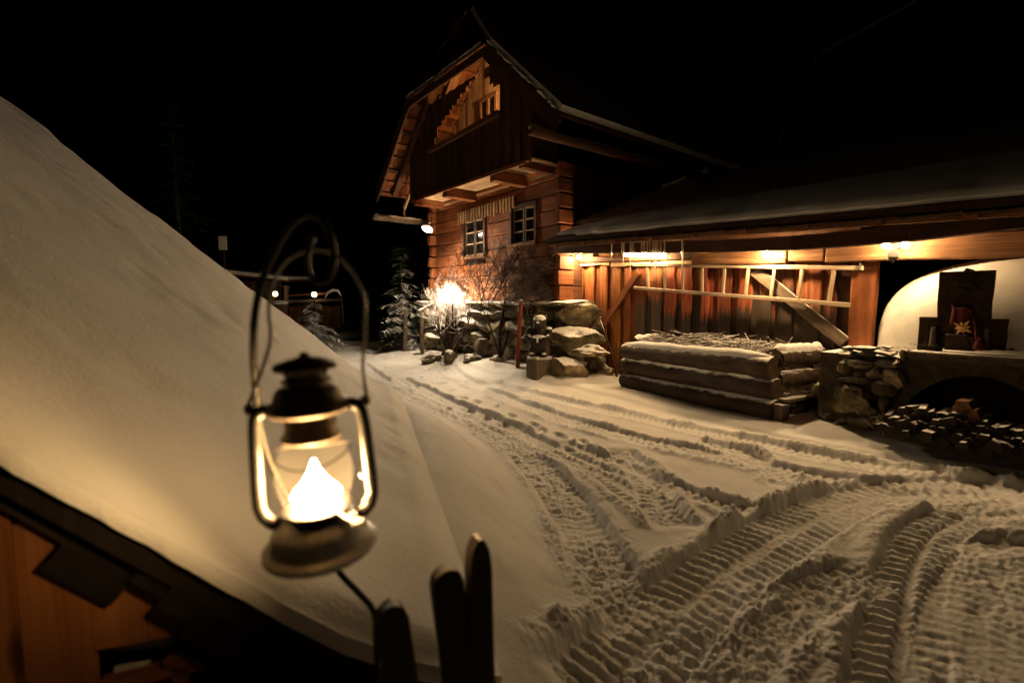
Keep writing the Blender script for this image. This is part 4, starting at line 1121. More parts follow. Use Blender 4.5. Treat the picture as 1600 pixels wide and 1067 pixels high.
bag = thing('red_bag', 'small red gathered cloth bag at the ribbon end', 'bag', ledge(1532, 545, .80)); mb = MB(); c_ = ledge(1531, 536, .80); mb.lathe([(.02, .055), (.012, .035), (.035, .01), (.05, -.03), (.045, -.06), (.02, -.068)], c_, 12, True); mb.build('cloth', 'red_cloth', bag, smooth=60)
stt = thing('straw_star', 'golden straw star leaning on the red lantern', 'star', ledge(1504, 523, .80))
c_ = ledge(1504, 512, .80)
for i in range(8):
    a = 2 * math.pi * i / 8 + .2; L = .085 if i % 2 else .06
    dd = SB * math.cos(a) + Vector((0, 0, 1)) * math.sin(a); pr = SB * -math.sin(a) + Vector((0, 0, 1)) * math.cos(a)
    r_ = MB(); r_.add([c_ + SN * .016, c_ + dd * L * .35 + pr * .016, c_ + dd * L, c_ + dd * L * .35 - pr * .016, c_ - SN * .006], [(0, 1, 2), (0, 2, 3), (4, 2, 1), (4, 3, 2), (0, 4, 1), (0, 3, 4)]); r_.build('ray', 'straw', stt)
for i, (u, v0, v1, lb) in enumerate([(1457, 511, 536, 'thin dark candle at left of the hearth block'), (1540, 514, 540, 'thin dark candle at right of the red bag')]):
    cd = thing('candle', lb, 'candle', ledge(u, v1, .76), 'candles on the oven ledge'); a = ledge(u, v1 + 4, .76); b = ledge(u + 2, v0, .76)
    mb = MB(); mb.tube([a, a.lerp(b, .8), b], [.03, .02, .016], 10); mb.build('wax', 'wax', cd, smooth=50); mb = MB(); mb.tube([b, b + Vector((0, 0, .02))], .003, 4); mb.build('wick', 'black', cd)
for i, (u, v, n_, lb) in enumerate([(1448, 540, 60, 'green fir sprigs lying left of the hearth block'), (1418, 545, 34, 'loose fir twigs at the left end of oven ledge'), (1556, 546, 50, 'fir sprigs lying at the right end of the dark slabs'), (1522, 546, 24, 'small tuft of fir below the red bag')]):
    mb = MB(); rr_ = random.Random(i); cc = ledge(u, v, .76)
    for k in range(n_):
        a = rr_.uniform(0, 6.28); q = cc + SB * rr_.uniform(-.14, .14) + SN * rr_.uniform(-.06, .08); d = Vector((math.cos(a), math.sin(a), rr_.uniform(0, .6))) * rr_.uniform(.03, .07); w_ = Vector((-math.sin(a), math.cos(a), 0)) * .006
        mb.add([q - w_, q + w_, q + d], [(0, 1, 2)])
    o = mb.build('fir_sprigs', 'needle'); tag(o, lb, 'fir twigs', 'fir sprigs on the oven ledge')

# ---- firewood in front of the niche, split billets end-on
rn = random.Random(55); cnt = 0
spots = []
topline = [(1372, 658), (1400, 636), (1432, 634), (1470, 646), (1500, 642), (1530, 656), (1560, 668), (1600, 675), (1650, 686)]
def top_v(u):
    for (a, va), (b, vb) in zip(topline[:-1], topline[1:]):
        if a <= u <= b: return va + (vb - va) * (u - a) / (b - a)
    return 680
for r_ in range(9):
    for k in range(18):
        u = 1374 + k * 16 + (8 if r_ % 2 else 0) + rn.uniform(-4, 4); v = top_v(min(max(u, 1373), 1649)) + 8 + r_ * 12.5 + rn.uniform(-3, 3)
        vb = 668 + (u - 1372) * .195
        if v > vb + 8 or u > 1655: continue
        spots.append((u, v, r_))
for (u, v, r_) in spots:
    o_ = BO + .42 + .06 * r_ + rn.uniform(-.04, .05)
    c_ = sp3(u, v, o_); nn = rn.choice((5, 6, 7, 8)); rr = rn.uniform(.038, .064); mb = MB(); ph = rn.uniform(0, 6.28)
    pts = [c_ + (SB * math.cos(ph + 6.283 * j / nn) + Vector((0, 0, math.sin(ph + 6.283 * j / nn)))) * rr * rn.uniform(.82, 1.12) for j in range(nn)]
    ax = (SN * -1 + SB * rn.uniform(-.18, .18) + Vector((0, 0, rn.uniform(-.06, .06)))).normalized()
    mb.poly_prism(pts, ax * rn.uniform(.26, .34))
    o = mb.build('firewood_billet', 'billet', None, world=frame_matrix(c_, ax, (0, 0, 1)))
    tag(o, 'split firewood billet in the dark pile before the oven niche', 'firewood', 'firewood piled below the oven')
for i, (u, v) in enumerate([(1503, 637), (1515, 650)]):
    c_ = sp3(u, v, BO + .4); mb = MB(); mb.poly_prism([c_ + (SB * math.cos(1 + 6.283 * j / 5) + Vector((0, 0, math.sin(1 + 6.283 * j / 5)))) * .07 for j in range(5)], -SN * .3)
    tag(mb.build('fresh_billet', 'beam', None, world=frame_matrix(c_, -SN, (0, 0, 1))), ['upper pale orange billet on the dark firewood pile', 'lower pale orange billet on the dark firewood pile'][i], 'firewood')

# ================================================================== HOUSE LAMPS
fp = at(707, 458, 11.5)
fl = thing('floodlight', 'glaring floodlight behind the bare bush at the farmhouse wall', 'lamp', fp)
mb = MB(); mb.ball(fp, .07, 2); mb.build('bulb', 'bulb_flood', fl, smooth=180)
mb = MB(); mb.tube([fp - Vector((0, 0, .09)), fp - Vector((0, 0, .13)), Vector((fp.x, fp.y, .6))], [.05, .018, .018], 10); mb.build('stake', 'black', fl)
lp = at(668, 357, 12.0)
ls = thing('shade_lamp', 'white enamel shade lamp hanging at the left house corner', 'lamp', lp)
ax = Vector((-.22, -.55, -1)).normalized()
mt = frame_matrix(lp, -ax, (0, 1, 0))
mb = MB(); prof = [(.13, -.02), (.12, .02), (.07, .075), (.03, .09), (.028, .14)]
for (r_, z_) in [(r_ - .004, z_) for r_, z_ in prof[::-1]][1:] : pass
mb.lathe(prof + [(r_ - .005, z_ - .004) for r_, z_ in prof[::-1]], (0, 0, 0), 20)
mb.v = [mt @ q for q in mb.v]; mb.build('lamp_shade', 'enamel', ls, smooth=50)
mb = MB(); mb.ball(lp - ax * .0, .042, 2); mb.build('bulb', 'bulb_shade', ls, smooth=180)
mb = MB(); e = lp - ax * .13; w_ = H(4.7, .05, 3.75); mb.tube([e, e + Vector((.05, .1, .12)), w_ + Vector((-.1, -.1, .05)), w_], .014, 8); mb.build('lamp_arm', 'black', ls, smooth=180)
apos = H(.60, .48, 5.72)
at_l = thing('loggia_lamp', 'hidden warm lamp inside the balcony gable', 'lamp', apos)
mb = MB(); mb.ball(apos, .06, 2); mb.build('bulb', 'bulb_attic', at_l, smooth=180)
mb = MB(); mb.tube([apos + Vector((0, 0, .065)), apos + Vector((0, 0, .16))], .02, 8); mb.build('socket', 'black', at_l)

# ================================================================== CARVED BEAR ON A BLOCK
by = 8.75; bp_ = at(843, 596, by); bx_, bz = bp_.x, gz(bp_.x, by)
kk = by / F
blk = thing('wooden_block', 'square timber block with snow on top under the carved bear', 'block', (bx_, by, bz))
bw, bh = 36 * kk, 28 * kk
rot = Matrix.Rotation(.55, 3, 'Z')
mb = MB(); mb.box((bx_, by, bz + bh / 2 - .06), bw * .92, bw * .8, bh + .08, rot); mb.build('block', 'grey_wood', blk, bevel=.02)
mb = MB(); mb.box((bx_, by, bz + bh - .005), bw * .88, bw * .76, .035, rot); mb.build('snow', 'snow', blk, bevel=.015)
zt = bz + bh + .01; sc = (598 - 24 - 510) * kk / .72
bear = thing('carved_bear', 'dark carved wooden bear standing upright with snow on its head', 'statue', (bx_, by, zt))
face_d = Vector((-.28, -.96, 0)).normalized(); rz = math.atan2(face_d.x, -face_d.y)
RB = Matrix.Translation((bx_, by, zt)) @ Matrix.Rotation(rz, 4, 'Z') @ Matrix.Scale(sc, 4)
def bearball(mb, c, r, sub=2):
    m_ = MB(); m_.ball(c, r, sub); mb.add([RB @ q for q in m_.v], m_.f)
mb = MB()
for c, r_ in [((0, .02, .24), (.19, .17, .24)), ((0, -.03, .27), (.15, .15, .17)), ((0, .01, .42), (.165, .14, .15)), ((0, .0, .52), (.13, .12, .10)), ((0, -.02, .60), (.125, .125, .115)), ((0, -.13, .565), (.065, .075, .055)), ((0, -.195, .58), (.022, .02, .018)), ((-.105, .02, .685), (.042, .028, .042)), ((.105, .02, .685), (.042, .028, .042)),
              ((-.175, -.02, .42), (.06, .075, .10)), ((.175, -.02, .42), (.06, .075, .10)), ((-.17, -.10, .34), (.05, .085, .055)), ((.17, -.10, .34), (.05, .085, .055)), ((-.12, -.17, .32), (.055, .045, .045)), ((.12, -.17, .32), (.055, .045, .045)),
              ((-.11, -.02, .10), (.09, .11, .12)), ((.11, -.02, .10), (.09, .11, .12)), ((-.11, -.12, .035), (.065, .10, .04)), ((.11, -.12, .035), (.065, .10, .04)), ((0, .19, .12), (.04, .04, .04))]:
    bearball(mb, c, r_)
bo = mb.build('body', 'bear_wood', bear, smooth=180)
rm = bo.modifiers.new('fuse', 'REMESH'); rm.mode = 'VOXEL'; rm.voxel_size = .012 * sc; rm.use_smooth_shade = True
sm = bo.modifiers.new('soften', 'SMOOTH'); sm.iterations = 6
mb = MB()
for c, r_ in [((0, .0, .655), (.118, .115, .075)), ((0, -.06, .64), (.10, .075, .055)), ((0, -.155, .355), (.10, .05, .03)), ((-.06, -.165, .352), (.07, .04, .026)), ((.07, -.16, .35), (.07, .045, .03)), ((.17, -.02, .49), (.055, .065, .03)), ((0, -.17, .30), (.02, .02, .06))]:
    bearball(mb, c, r_)
bs_ = mb.build('snow', 'snow', bear, smooth=180)
rm = bs_.modifiers.new('fuse', 'REMESH'); rm.mode = 'VOXEL'; rm.voxel_size = .01 * sc; rm.use_smooth_shade = True
# rusty post
pp_ = at(809, 556, 9.35); pt = at(814, 470, 9.35)
po = MB(); po.tube([(pp_.x, pp_.y, pp_.z - .3), pp_, pt], [.045, .045, .04], 10); rp = thing('rusty_post', 'straight rusty red post standing left of the carved bear', 'post', pp_); po.build('post_shaft', 'rust', rp, smooth=50)
mb = MB(); mb.ball(pt + Vector((0, 0, .005)), (.045, .045, .025), 1); mb.build('snow', 'snow', rp, smooth=180)
# leaning twig stick against the boulders
a = at(966, 590, 8.75); b = at(938, 500, 9.0)
mb = MB(); mb.tube([a - Vector((0, 0, .1)), a.lerp(b, .4) + Vector((.02, 0, .0)), a.lerp(b, .75), b], [.022, .02, .018, .012], 6); tag(mb.build('leaning_stick', 'twig', smooth=180), 'snowy stick leaning on boulders beside the shed corner', 'stick')
# dead leaf litter at its foot
lf = MB(); rn = random.Random(12)
for i in range(170):
    u = rn.gauss(945, 14); v = rn.gauss(590, 4.5); g = ground_hit(u, v); z = gz(*g); r_ = rn.uniform(.015, .035); a = rn.uniform(0, 6.28); c_ = Vector((g[0], g[1], z + rn.uniform(.0, .03))); x = Vector((math.cos(a), math.sin(a), rn.uniform(-.4, .6))) * r_; y = Vector((-math.sin(a), math.cos(a), rn.uniform(-.4, .6))) * r_ * .6
    lf.add([c_ - x, c_ - y, c_ + x, c_ + y], [(0, 1, 2, 3)])
tag(lf.build('dead_leaves', 'twig'), 'scatter of dead leaves on snow below the shed corner', 'leaves', kind='stuff')

# ================================================================== BARE BUSHES
def grow(tr, tw, p, d, L, r, dep, rn, spread, up, maxd, tr_d=2):
    pts = [Vector(p)]; rr = [r]; cur = Vector(p); dd = Vector(d).normalized(); n = 4
    for i in range(n):
        dd = (dd + Vector((rn.uniform(-1, 1), rn.uniform(-1, 1), rn.uniform(-1, 1))) * .22 + Vector((0, 0, up * .1))).normalized()
        cur = cur + dd * (L / n); pts.append(cur.copy()); rr.append(r * (1 - .45 * (i + 1) / n))
    (tr if dep < tr_d else tw).tube(pts, rr, 7 if dep < tr_d else 3, dep < tr_d)
    if dep >= maxd: return
    k = rn.randint(3, 4) if dep < maxd - 1 else rn.randint(4, 7)
    for i in range(k):
        f = rn.uniform(.35, 1.0); j = min(int(f * n), n - 1); q = pts[j].lerp(pts[j + 1], f * n - j)
        nd = (dd + Vector((rn.gauss(0, 1), rn.gauss(0, 1), rn.gauss(0, .8))) * spread).normalized()
        grow(tr, tw, q, nd, L * rn.uniform(.55, .8), max(rr[j] * .6, .0022), dep + 1, rn, spread, up, maxd, tr_d)
def bush(name, label, base, stems, maxd, seed, mat_tr='twig', mat_tw='twig', spread=.6, up=.5, group=None):
    rn = random.Random(seed); tr, tw = MB(), MB()
    for (d, L, r) in stems: grow(tr, tw, base, d, L, r, 0, rn, spread, up, maxd)
    b_ = thing(name, label, 'bush', base, group); tr.build('trunk', mat_tr, b_, smooth=180)
    o = tw.build('twigs', mat_tw, b_); o['kind'] = 'stuff'; return b_
g = at(703, 548, 11.55); g.z = gz(g.x, g.y) - .03
bush('bare_bush', 'leafless snowy bush glowing before the floodlight', g, [((-.25, -.1, 1), .85, .055), ((.12, .1, 1), 1.0, .06), ((.6, -.1, .9), .95, .045), ((-.05, -.2, 1), .85, .04), ((-.35, .1, 1), .8, .03)], 5, 3, 'twig', 'twig_red', .5, 1.0, 'bare bushes at the house wall')
g = at(782, 548, 10.2); g.z = gz(g.x, g.y) - .03
bush('bare_bush', 'dark thin-stemmed bush in front of the right window', g, [((.05, 0, 1), 1.45, .034), ((.25, .1, 1), 1.3, .026), ((-.12, 0, 1), 1.25, .024), ((.45, .1, 1), 1.2, .02)], 5, 8, 'twig', 'twig', .55, .6, 'bare bushes at the house wall')
g = at(835, 505, 9.65); g.z = 1.0
bush('bare_bush', 'tangled bramble climbing above the boulders at the house corner', g, [((-.2, 0, 1), .5, .018), ((.3, 0, .9), .5, .016), ((-.5, 0, .8), .55, .016), ((.05, -.1, 1), .6, .016)], 5, 15, 'twig', 'twig', .75, .5, 'bare bushes at the house wall')
# long vine shoots trained across the wall
vi = MB(); rn = random.Random(19)
for (u0, v0, u1, v1, bow) in [(770, 470, 832, 372, 10), (775, 462, 850, 380, 12), (762, 470, 815, 388, 8), (790, 470, 866, 402, 14), (780, 450, 806, 382, -6), (800, 470, 872, 420, 8), (752, 470, 780, 392, 5), (828, 440, 872, 395, 10), (842, 430, 876, 404, 7), (700, 455, 712, 400, -5), (722, 455, 742, 398, 4), (765, 455, 842, 360, 16), (740, 470, 800, 400, -8), (810, 470, 860, 440, -6)]:
    pts = []
    for i in range(9):
        f = i / 8; u = u0 + (u1 - u0) * f; v = v0 + (v1 - v0) * f - math.sin(f * math.pi) * bow * .6 + rn.uniform(-1.5, 1.5); o_ = .22 + .12 * math.sin(f * 5) + rn.uniform(-.03, .03)
        t_, z_ = HP(u, v, o_); pts.append(H(t_, o_, z_))
    vi.tube(pts, [.016 * (1 - .7 * i / 8) for i in range(9)], 4, False)
    for k in range(40):
        j = rn.randint(1, 7); q = pts[j].lerp(pts[j + 1], rn.random()); d = Vector((rn.gauss(0, 1), rn.gauss(0, .5), rn.gauss(.5, .8))).normalized() * rn.uniform(.08, .24)
        vi.tube([q, q + d * .5 + Vector((0, 0, rn.uniform(-.02, .02))), q + d], [.0055, .004, .0022], 3, False)
vt = thing('wall_vine', 'leafless climbing vine spread over the timber wall between windows', 'vine', H(1.8, .25, 1.3)); o = vi.build('shoots', 'twig', vt); o['kind'] = 'stuff'
# dry weeds beside the firewood
for (u, v, hgt, lb) in [(1375, 690, .28, 'small dry reddish weed in the snow before the firewood'), (1288, 668, .10, 'low green sprig in snow beside the planter stones')]:
    g = ground_hit(u, v); base = Vector((g[0], g[1], gz(*g) - .01)); mb = MB(); rn = random.Random(int(u))
    for k in range(14):
        d = Vector((rn.gauss(0, .35), rn.gauss(0, .35), 1)).normalized() * hgt * rn.uniform(.5, 1.1); mb.tube([base, base + d * .5 + Vector((rn.uniform(-.01, .01), 0, 0)), base + d], [.003, .0025, .0015], 3, False)
        for j in range(3):
            q = base + d * rn.uniform(.4, 1); mb.tube([q, q + Vector((rn.gauss(0, .03), rn.gauss(0, .03), .03))], [.002, .004], 3, False)
    tag(mb.build('dry_weed', 'twig_red'), lb, 'weed')

# ================================================================== HANDRAIL, FENCE POSTS
p1 = at(660, 548, 12.3); p2 = at(656, 488, 12.3); p3 = at(697, 467, 12.3 + .9)
hr_ = thing('handrail', 'short sloping round wooden handrail beside the foundation', 'handrail', p1)
mb = MB(); mb.tube([p1 - Vector((0, 0, .2)), p2 + Vector((.04, 0, .0))], [.055, .05], 8); mb.build('post', 'grey_wood', hr_, smooth=50)
mb = MB(); mb.tube([p2 - (p3 - p2) * .05 + Vector((0, 0, .03)), p2.lerp(p3, .5) + Vector((0, 0, .04)), p3], [.05, .05, .05], 8); mb.build('rail', 'grey_wood', hr_, smooth=50)
p1 = at(633, 536, 13.3); p2 = at(634, 483, 13.3)
mb = MB(); mb.tube([p1 - Vector((0, 0, .2)), p1, p2], [.06, .06, .05], 8); fp_ = thing('fence_post', 'single round grey fence post by the snowy path', 'post', p1); mb.build('post_shaft', 'grey_wood', fp_, smooth=50)

# ================================================================== CONIFERS
def conifer(name, label, base, hgt, rad, seed, mat, nwh=22, group='conifers behind the yard', dens=1.0):
    rn = random.Random(seed); base = Vector(base); tr, ne = MB(), MB()
    tr.tube([base - Vector((0, 0, .3)), base + Vector((0, 0, hgt * .5)), base + Vector((0, 0, hgt))], [hgt * .018, hgt * .011, .01], 7)
    for w_ in range(nwh):
        f = (w_ + .4) / nwh; z = hgt * (.06 + .93 * f); R_ = rad * (1 - f) ** .85 + .05
        nb = max(5, int(9 * (1 - f * .5)))
        for b_ in range(nb):
            a = rn.uniform(0, 6.283); L = R_ * rn.uniform(.45, 1.25); dr = rn.uniform(.2, .6); d = Vector((math.cos(a), math.sin(a), 0)); sd = Vector((-math.sin(a), math.cos(a), 0))
            zz = z + rn.uniform(-.5, .5) * hgt / nwh
            n = max(5, int(L / .085 * dens))
            for k in range(n):
                s = (k + .5) / n; c_ = base + d * (L * s) + Vector((0, 0, zz - dr * L * s * s + .12 * L * s))
                sp_ = .16 * (1.15 - s) + .05; l_ = rn.uniform(.09, .19) * (1 + .4 * (L > 1.2))
                for sg in (-1, 1, rn.choice((-1, 1))):
                    tip = c_ + (sd * sg * rn.uniform(.5, 1.1) + d * rn.uniform(.2, .8)).normalized() * (l_ + sp_) + Vector((0, 0, rn.uniform(-.13, .03)))
                    wv = (d - sd * sg * .5).normalized() * rn.uniform(.018, .04)
                    ne.add([c_ - wv, c_ + wv, tip], [(0, 1, 2)])
    t_ = thing(name, label, 'tree', base, group); tr.build('trunk', 'charcoal_wood', t_, smooth=180); o = ne.build('crown', mat, t_); return t_
def tree_at(u, y): p = at(u, 470, y); return (p.x, y, gz(p.x, y))
conifer('conifer', 'young snow-dusted fir in front of the dark trees by the house', tree_at(628, 14.0), 3.1, .75, 1, 'needle_snow', 20)
conifer('conifer', 'dark spruce directly behind the hanging shade lamp', tree_at(668, 17.5), 6.6, 1.5, 2, 'needle_snow', 24)
conifer('conifer', 'tall dark spruce left of the house gutter', tree_at(600, 21), 6.0, 1.7, 3, 'needle', 22)
conifer('conifer', 'tall dim spruce standing above the left hut roof', tree_at(285, 15), 7.4, 1.4, 4, 'needle', 26)
conifer('conifer', 'dim spruce behind the lantern hook', tree_at(540, 26), 7, 2.0, 5, 'needle', 20)
conifer('conifer', 'low snow-laden spruce beside the far garden fence', tree_at(487, 14.5), 1.5, .95, 6, 'needle_snow', 10)
conifer('conifer', 'small dark fir just left of the fence post', tree_at(585, 18), 2.6, .8, 7, 'needle', 14)

# ================================================================== FAR SHED, FENCE, LIGHTS
fs = thing('far_shed', 'low dark board shed with snow lined roof edge far behind', 'shed', at(420, 490, 19))
y = 18.5
def fplank(nm, u0, v0, u1, v1, wd, th, mat, yy=y, par=fs): return plank(nm, at(u0, v0, yy), at(u1, v1, yy), wd, th, Vector((0, -1, 0)), mat, par)
rn = random.Random(2)
for i in range(12): fplank('wall_board', 348 + i * 8, 500, 348 + i * 8, 440, .19, .03, 'grey_wood')
mb = MB(); a = at(330, 428, y - .7); b = at(452, 441, y - .7); up = Vector((0, 2.2, .12)); mb.poly_prism([a, b, b + up, a + up], (0, 0, .08)); rf_ = mb.build('roof', 'dark_board', fs)
mb = MB(); a = at(330, 425, y - .72); b = at(450, 438, y - .72); mb.poly_prism([a, b, b + up * .98, a + up * .98], (0, 0, .13)); mb.build('snow', 'snow', rf_)
fplank('eave_beam', 340, 440, 455, 449, .07, .07, 'dark_board', y - .5); fplank('post', 449, 505, 449, 446, .14, .12, 'grey_wood', y - .6)
gf = thing('garden_fence', 'dark board garden fence between the two small lights', 'fence', at(480, 500, 17.5))
for i in range(19): plank('board', at(455 + i * 4.2, 512, 17.5), at(455 + i * 4.2, 478 + rn.uniform(-1.5, 1.5), 17.5), .088, .025, Vector((0, -1, 0)), 'dark_board', gf)
plank('top_rail', at(452, 471, 17.45), at(536, 468, 17.45), .10, .08, Vector((0, -1, 0)), 'grey_wood', gf)
plank('lower_rail', at(452, 462, 17.46), at(520, 458, 17.46), .07, .05, Vector((0, -1, 0)), 'dark_board', gf)
for i, (u, v, lb) in enumerate([(430, 459, 'left of the two small white garden lights in the distance'), (491, 460, 'right of the two small white garden lights in the distance')]):
    c_ = at(u, v, 17.2); l_ = thing('garden_light', lb, 'lamp', c_, 'small lights at the garden fence'); mb = MB(); mb.lathe([(.03, -.09), (.075, -.07), (.085, .0), (.07, .06), (.03, .075)], c_, 14, True); mb.build('globe', 'bulb_far', l_, smooth=180)
    mb = MB(); mb.lathe([(.09, .08), (.02, .14)], c_, 10, True); mb.build('cap', 'black', l_); mb = MB(); mb.tube([c_ - Vector((0, 0, .1)), Vector((c_.x, c_.y, gz(c_.x, c_.y) - .1))], .03, 7); mb.build('pole', 'dark_board', l_)
c_ = at(438, 474, 16.5); sp_ = thing('gate_post', 'thick gate post with a snow cap below the left garden light', 'post', c_)
mb = MB(); mb.bar((c_.x, c_.y, gz(c_.x, c_.y) - .2), c_, .28, .24, (0, 1, 0)); mb.build('post_shaft', 'grey_wood', sp_); mb = MB(); mb.ball(c_ + Vector((0, 0, .02)), (.26, .2, .085), 2); mb.build('snow', 'snow', sp_, smooth=180)
# bent branch loaded with snow
pts = [at(*q, 16.0) for q in ((508, 468), (512, 459), (520, 455), (528, 456), (533, 464), (535, 480), (536, 505))]
ab = thing('bent_branch', 'arched branch bowed under a thick line of snow', 'branch', pts[-1]); mb = MB(); mb.tube(pts[::-1], [.04, .035, .03, .03, .025, .02, .012], 6); mb.build('stem', 'twig', ab, smooth=180)
mb = MB(); mb.tube([q + Vector((0, 0, .035)) for q in pts[:5]], [.02, .04, .05, .045, .02], 8); mb.build('snow', 'snow', ab, smooth=180)
# pale board high on a pole
c_ = at(348, 380, 16.5); sg_ = thing('board_sign', 'small blank pale board on a pole beyond the hut roof', 'sign', (c_.x, c_.y, gz(c_.x, c_.y)))
mb = MB(); mb.box(c_, .28, .03, .46); mb.build('panel', 'sign_white', sg_, bevel=.008); mb = MB(); mb.tube([(c_.x, c_.y + .05, gz(c_.x, c_.y) - .2), c_ + Vector((0, .05, .1))], .035, 8); mb.build('pole', 'dark_board', sg_)

# ================================================================== NEIGHBOUR BARN (dark, far right)
bn = thing('barn', 'big dark barn with half-hipped roof behind the shed', 'barn', (14, 17, 0))
bt = lambda u, v, y_: at(u, v, y_)
for i in range(26):
    u = 1250 + i * 22; zt = 470 - max(60, min(380, 60 + (u - 1230) * 1.45)); plank('wall_board', bt(u, 420, 17.0), bt(u, zt + 20, 17.0), .48, .05, Vector((-.3, -1, 0)), 'dark_board', bn)
pl_ = [bt(1205, 260, 16.2), bt(1278, 98, 16.2), bt(1285, 92, 16.2), bt(1420, 18, 15.8), bt(1640, -120, 15.2)]
for a, b in zip(pl_[:-1], pl_[1:]):
    if (b - a).length < .4: continue
    mb = MB(); e = Vector((3.5, 6, .6)); mb.poly_prism([a, b, b + e, a + e], (0, 0, .14)); r_ = mb.build('roof_slope', 'dark_board', bn)
    mb = MB(); mb.poly_prism([a + Vector((0, .1, .145)), b + Vector((0, .1, .145)), b + e + Vector((0, 0, .145)), a + e + Vector((0, 0, .145))], (0, 0, .12)); mb.build('snow', 'snow', r_)
    plank('barge_board', a - Vector((0, .05, .12)), b - Vector((0, .05, .12)), .25, .05, Vector((0, -1, 0)), 'dark_board', bn)

# ================================================================== HUT WITH SNOWY ROOF (left)
hut = thing('wooden_hut', 'small board hut with deep snow on its steep roof', 'hut', U(-.5, 1.5, -1.0))
WR, WE, LEN = -3.0, 1.02, 4.15
# snow blanket
NW, NL = 150, 130
sn = MB(); wv = np.linspace(WR, WE, NW + 1); lv = np.concatenate([[0, .004, .012, .03, .06], np.linspace(.1, LEN - .12, NL - 9), [LEN - .06, LEN - .03, LEN - .012, LEN]])
WW, LL = np.meshgrid(wv, lv, indexing='ij')
edge = np.minimum(sst(0, .07, LL), sst(0, .12, LEN - LL)) * sst(-.02, .14, WE - WW)
q = -.03 + .035 * edge + .05 * sst(0, .5, LL) * edge + .05 * (fbm(WW * 1.6, LL * 1.2, 3, 3) - .5) * edge + .012 * (fbm(WW * 6, LL * 3, 5, 3) - .5)
q += edge * (.018 * (fbm(WW * 3.2 + LL, LL * 2.2, 61, 4) - .5) - .02 * np.clip(fbm(WW * 5, LL * 4, 71, 2) - .66, 0, 1) * 3)
q += .05 * (fbm(WW * 2.2, LL * 0 + 3, 81, 4) - .5) * sst(LEN - .5, LEN - .05, LL)
q += .014 * np.exp(-((LEN - LL - .26 - .03 * np.sin(WW * 5)) / .02) ** 2) - .02 * np.exp(-((LEN - LL - .22 - .03 * np.sin(WW * 5)) / .025) ** 2)
jag = .02 * (fbm(WW * 14, LL * 0, 44, 3) - .5) * (1 - sst(0, .06, LL)) + .16 * (fbm(WW * 2.6, LL * 0, 47, 4) - .5) * sst(LEN - .4, LEN, LL)
base_w, base_l = WW, LL + jag
XX = U0.x + UD.x * base_w + UH.x * base_l; YY = U0.y + UD.y * base_w + UH.y * base_l; ZZ = U0.z - UT * WW + q
ZZ = ZZ + .16 * np.clip((WW - (WE - .55)) / .55, 0, 1) ** 2
# snow sags onto the bank below the eave
sn.v = [Vector(p) for p in zip(XX.ravel(), YY.ravel(), ZZ.ravel())]
nl = len(lv)
for i in range(NW):
    for j in range(nl - 1): sn.f.append((i * nl + j, (i + 1) * nl + j, (i + 1) * nl + j + 1, i * nl + j + 1))
k0 = len(sn.v); bnd = [i * nl for i in range(NW + 1)] + [NW * nl + j for j in range(1, nl)] + [i * nl + nl - 1 for i in range(NW - 1, -1, -1)] + [j for j in range(nl - 2, 0, -1)]
sn.v += [sn.v[b] - Vector((0, 0, .05)) for b in bnd]
for i in range(len(bnd)): j = (i + 1) % len(bnd); sn.f.append((bnd[i], bnd[j], k0 + j, k0 + i))
hr2 = MB(); pts = [U(WR, .02, -.16), U(WE, .02, -.16), U(WE, LEN - .05, -.16), U(WR, LEN - .05, -.16)]; hr2.poly_prism(pts, (0, 0, .085)); hroof = hr2.build('roof', 'tarred', hut)
sn.build('snow', 'snow', hroof, smooth=180)
# far slope of the roof
pts = [U(WR, .02, -.16), U(WR, LEN - .05, -.16)]; dn = Vector((-UD.x * 2.6, -UD.y * 2.6, -2.2)); hr2 = MB(); hr2.poly_prism([pts[0], pts[1], pts[1] + dn, pts[0] + dn], (0, 0, .12)); hr2.build('roof', 'tarred', hut)
# verge boards, stepped ends of roof boards
dslope = (U(1, 0) - U(0, 0)).normalized(); nslope = UH.cross(dslope); nslope = nslope if nslope.z > 0 else -nslope
plank('verge_board', U(WR, .08, -.13), U(WE, .08, -.13), .13, .035, -UH, 'tarred', hut, rn, .008, 20)
def on_l(u, v, l): return UP(u, v, l)
for (u0, v0, u1, v1, wd, l) in [(235, 872, 420, 985, .10, .052), (270, 915, 560, 1085, .09, .040), (300, 965, 600, 1140, .07, .028)]:
    plank('roof_board_end', on_l(u0, v0, l), on_l(u1, v1, l), wd, .022, -UH, 'tarred', hut, rn, .004, 3)
# square purlin ends
for (u, v, s_) in [(160, 872, .16), (335, 990, .14)]:
    c_ = on_l(u, v, .045); m_ = frame_matrix(c_, UH, nslope); mb = MB(); x, y_ = dslope, nslope
    p = [c_ + x * a * s_ / 2 + y_ * b * s_ / 2 for a, b in ((-1, -1), (1, -1), (1, 1), (-1, 1))]
    mb.poly_prism(p, UH * .35); mb.build('purlin', 'tarred', hut, world=m_)
# snow crumbs on the verge
for (u, v) in [(103, 772), (160, 800), (176, 803), (310, 873)]:
    c_ = on_l(u, v, .04); stone(STONES[int(u) % 10], c_, (.011, .011, .009), u, 0, 'snow', hroof, 'snow_crumb')
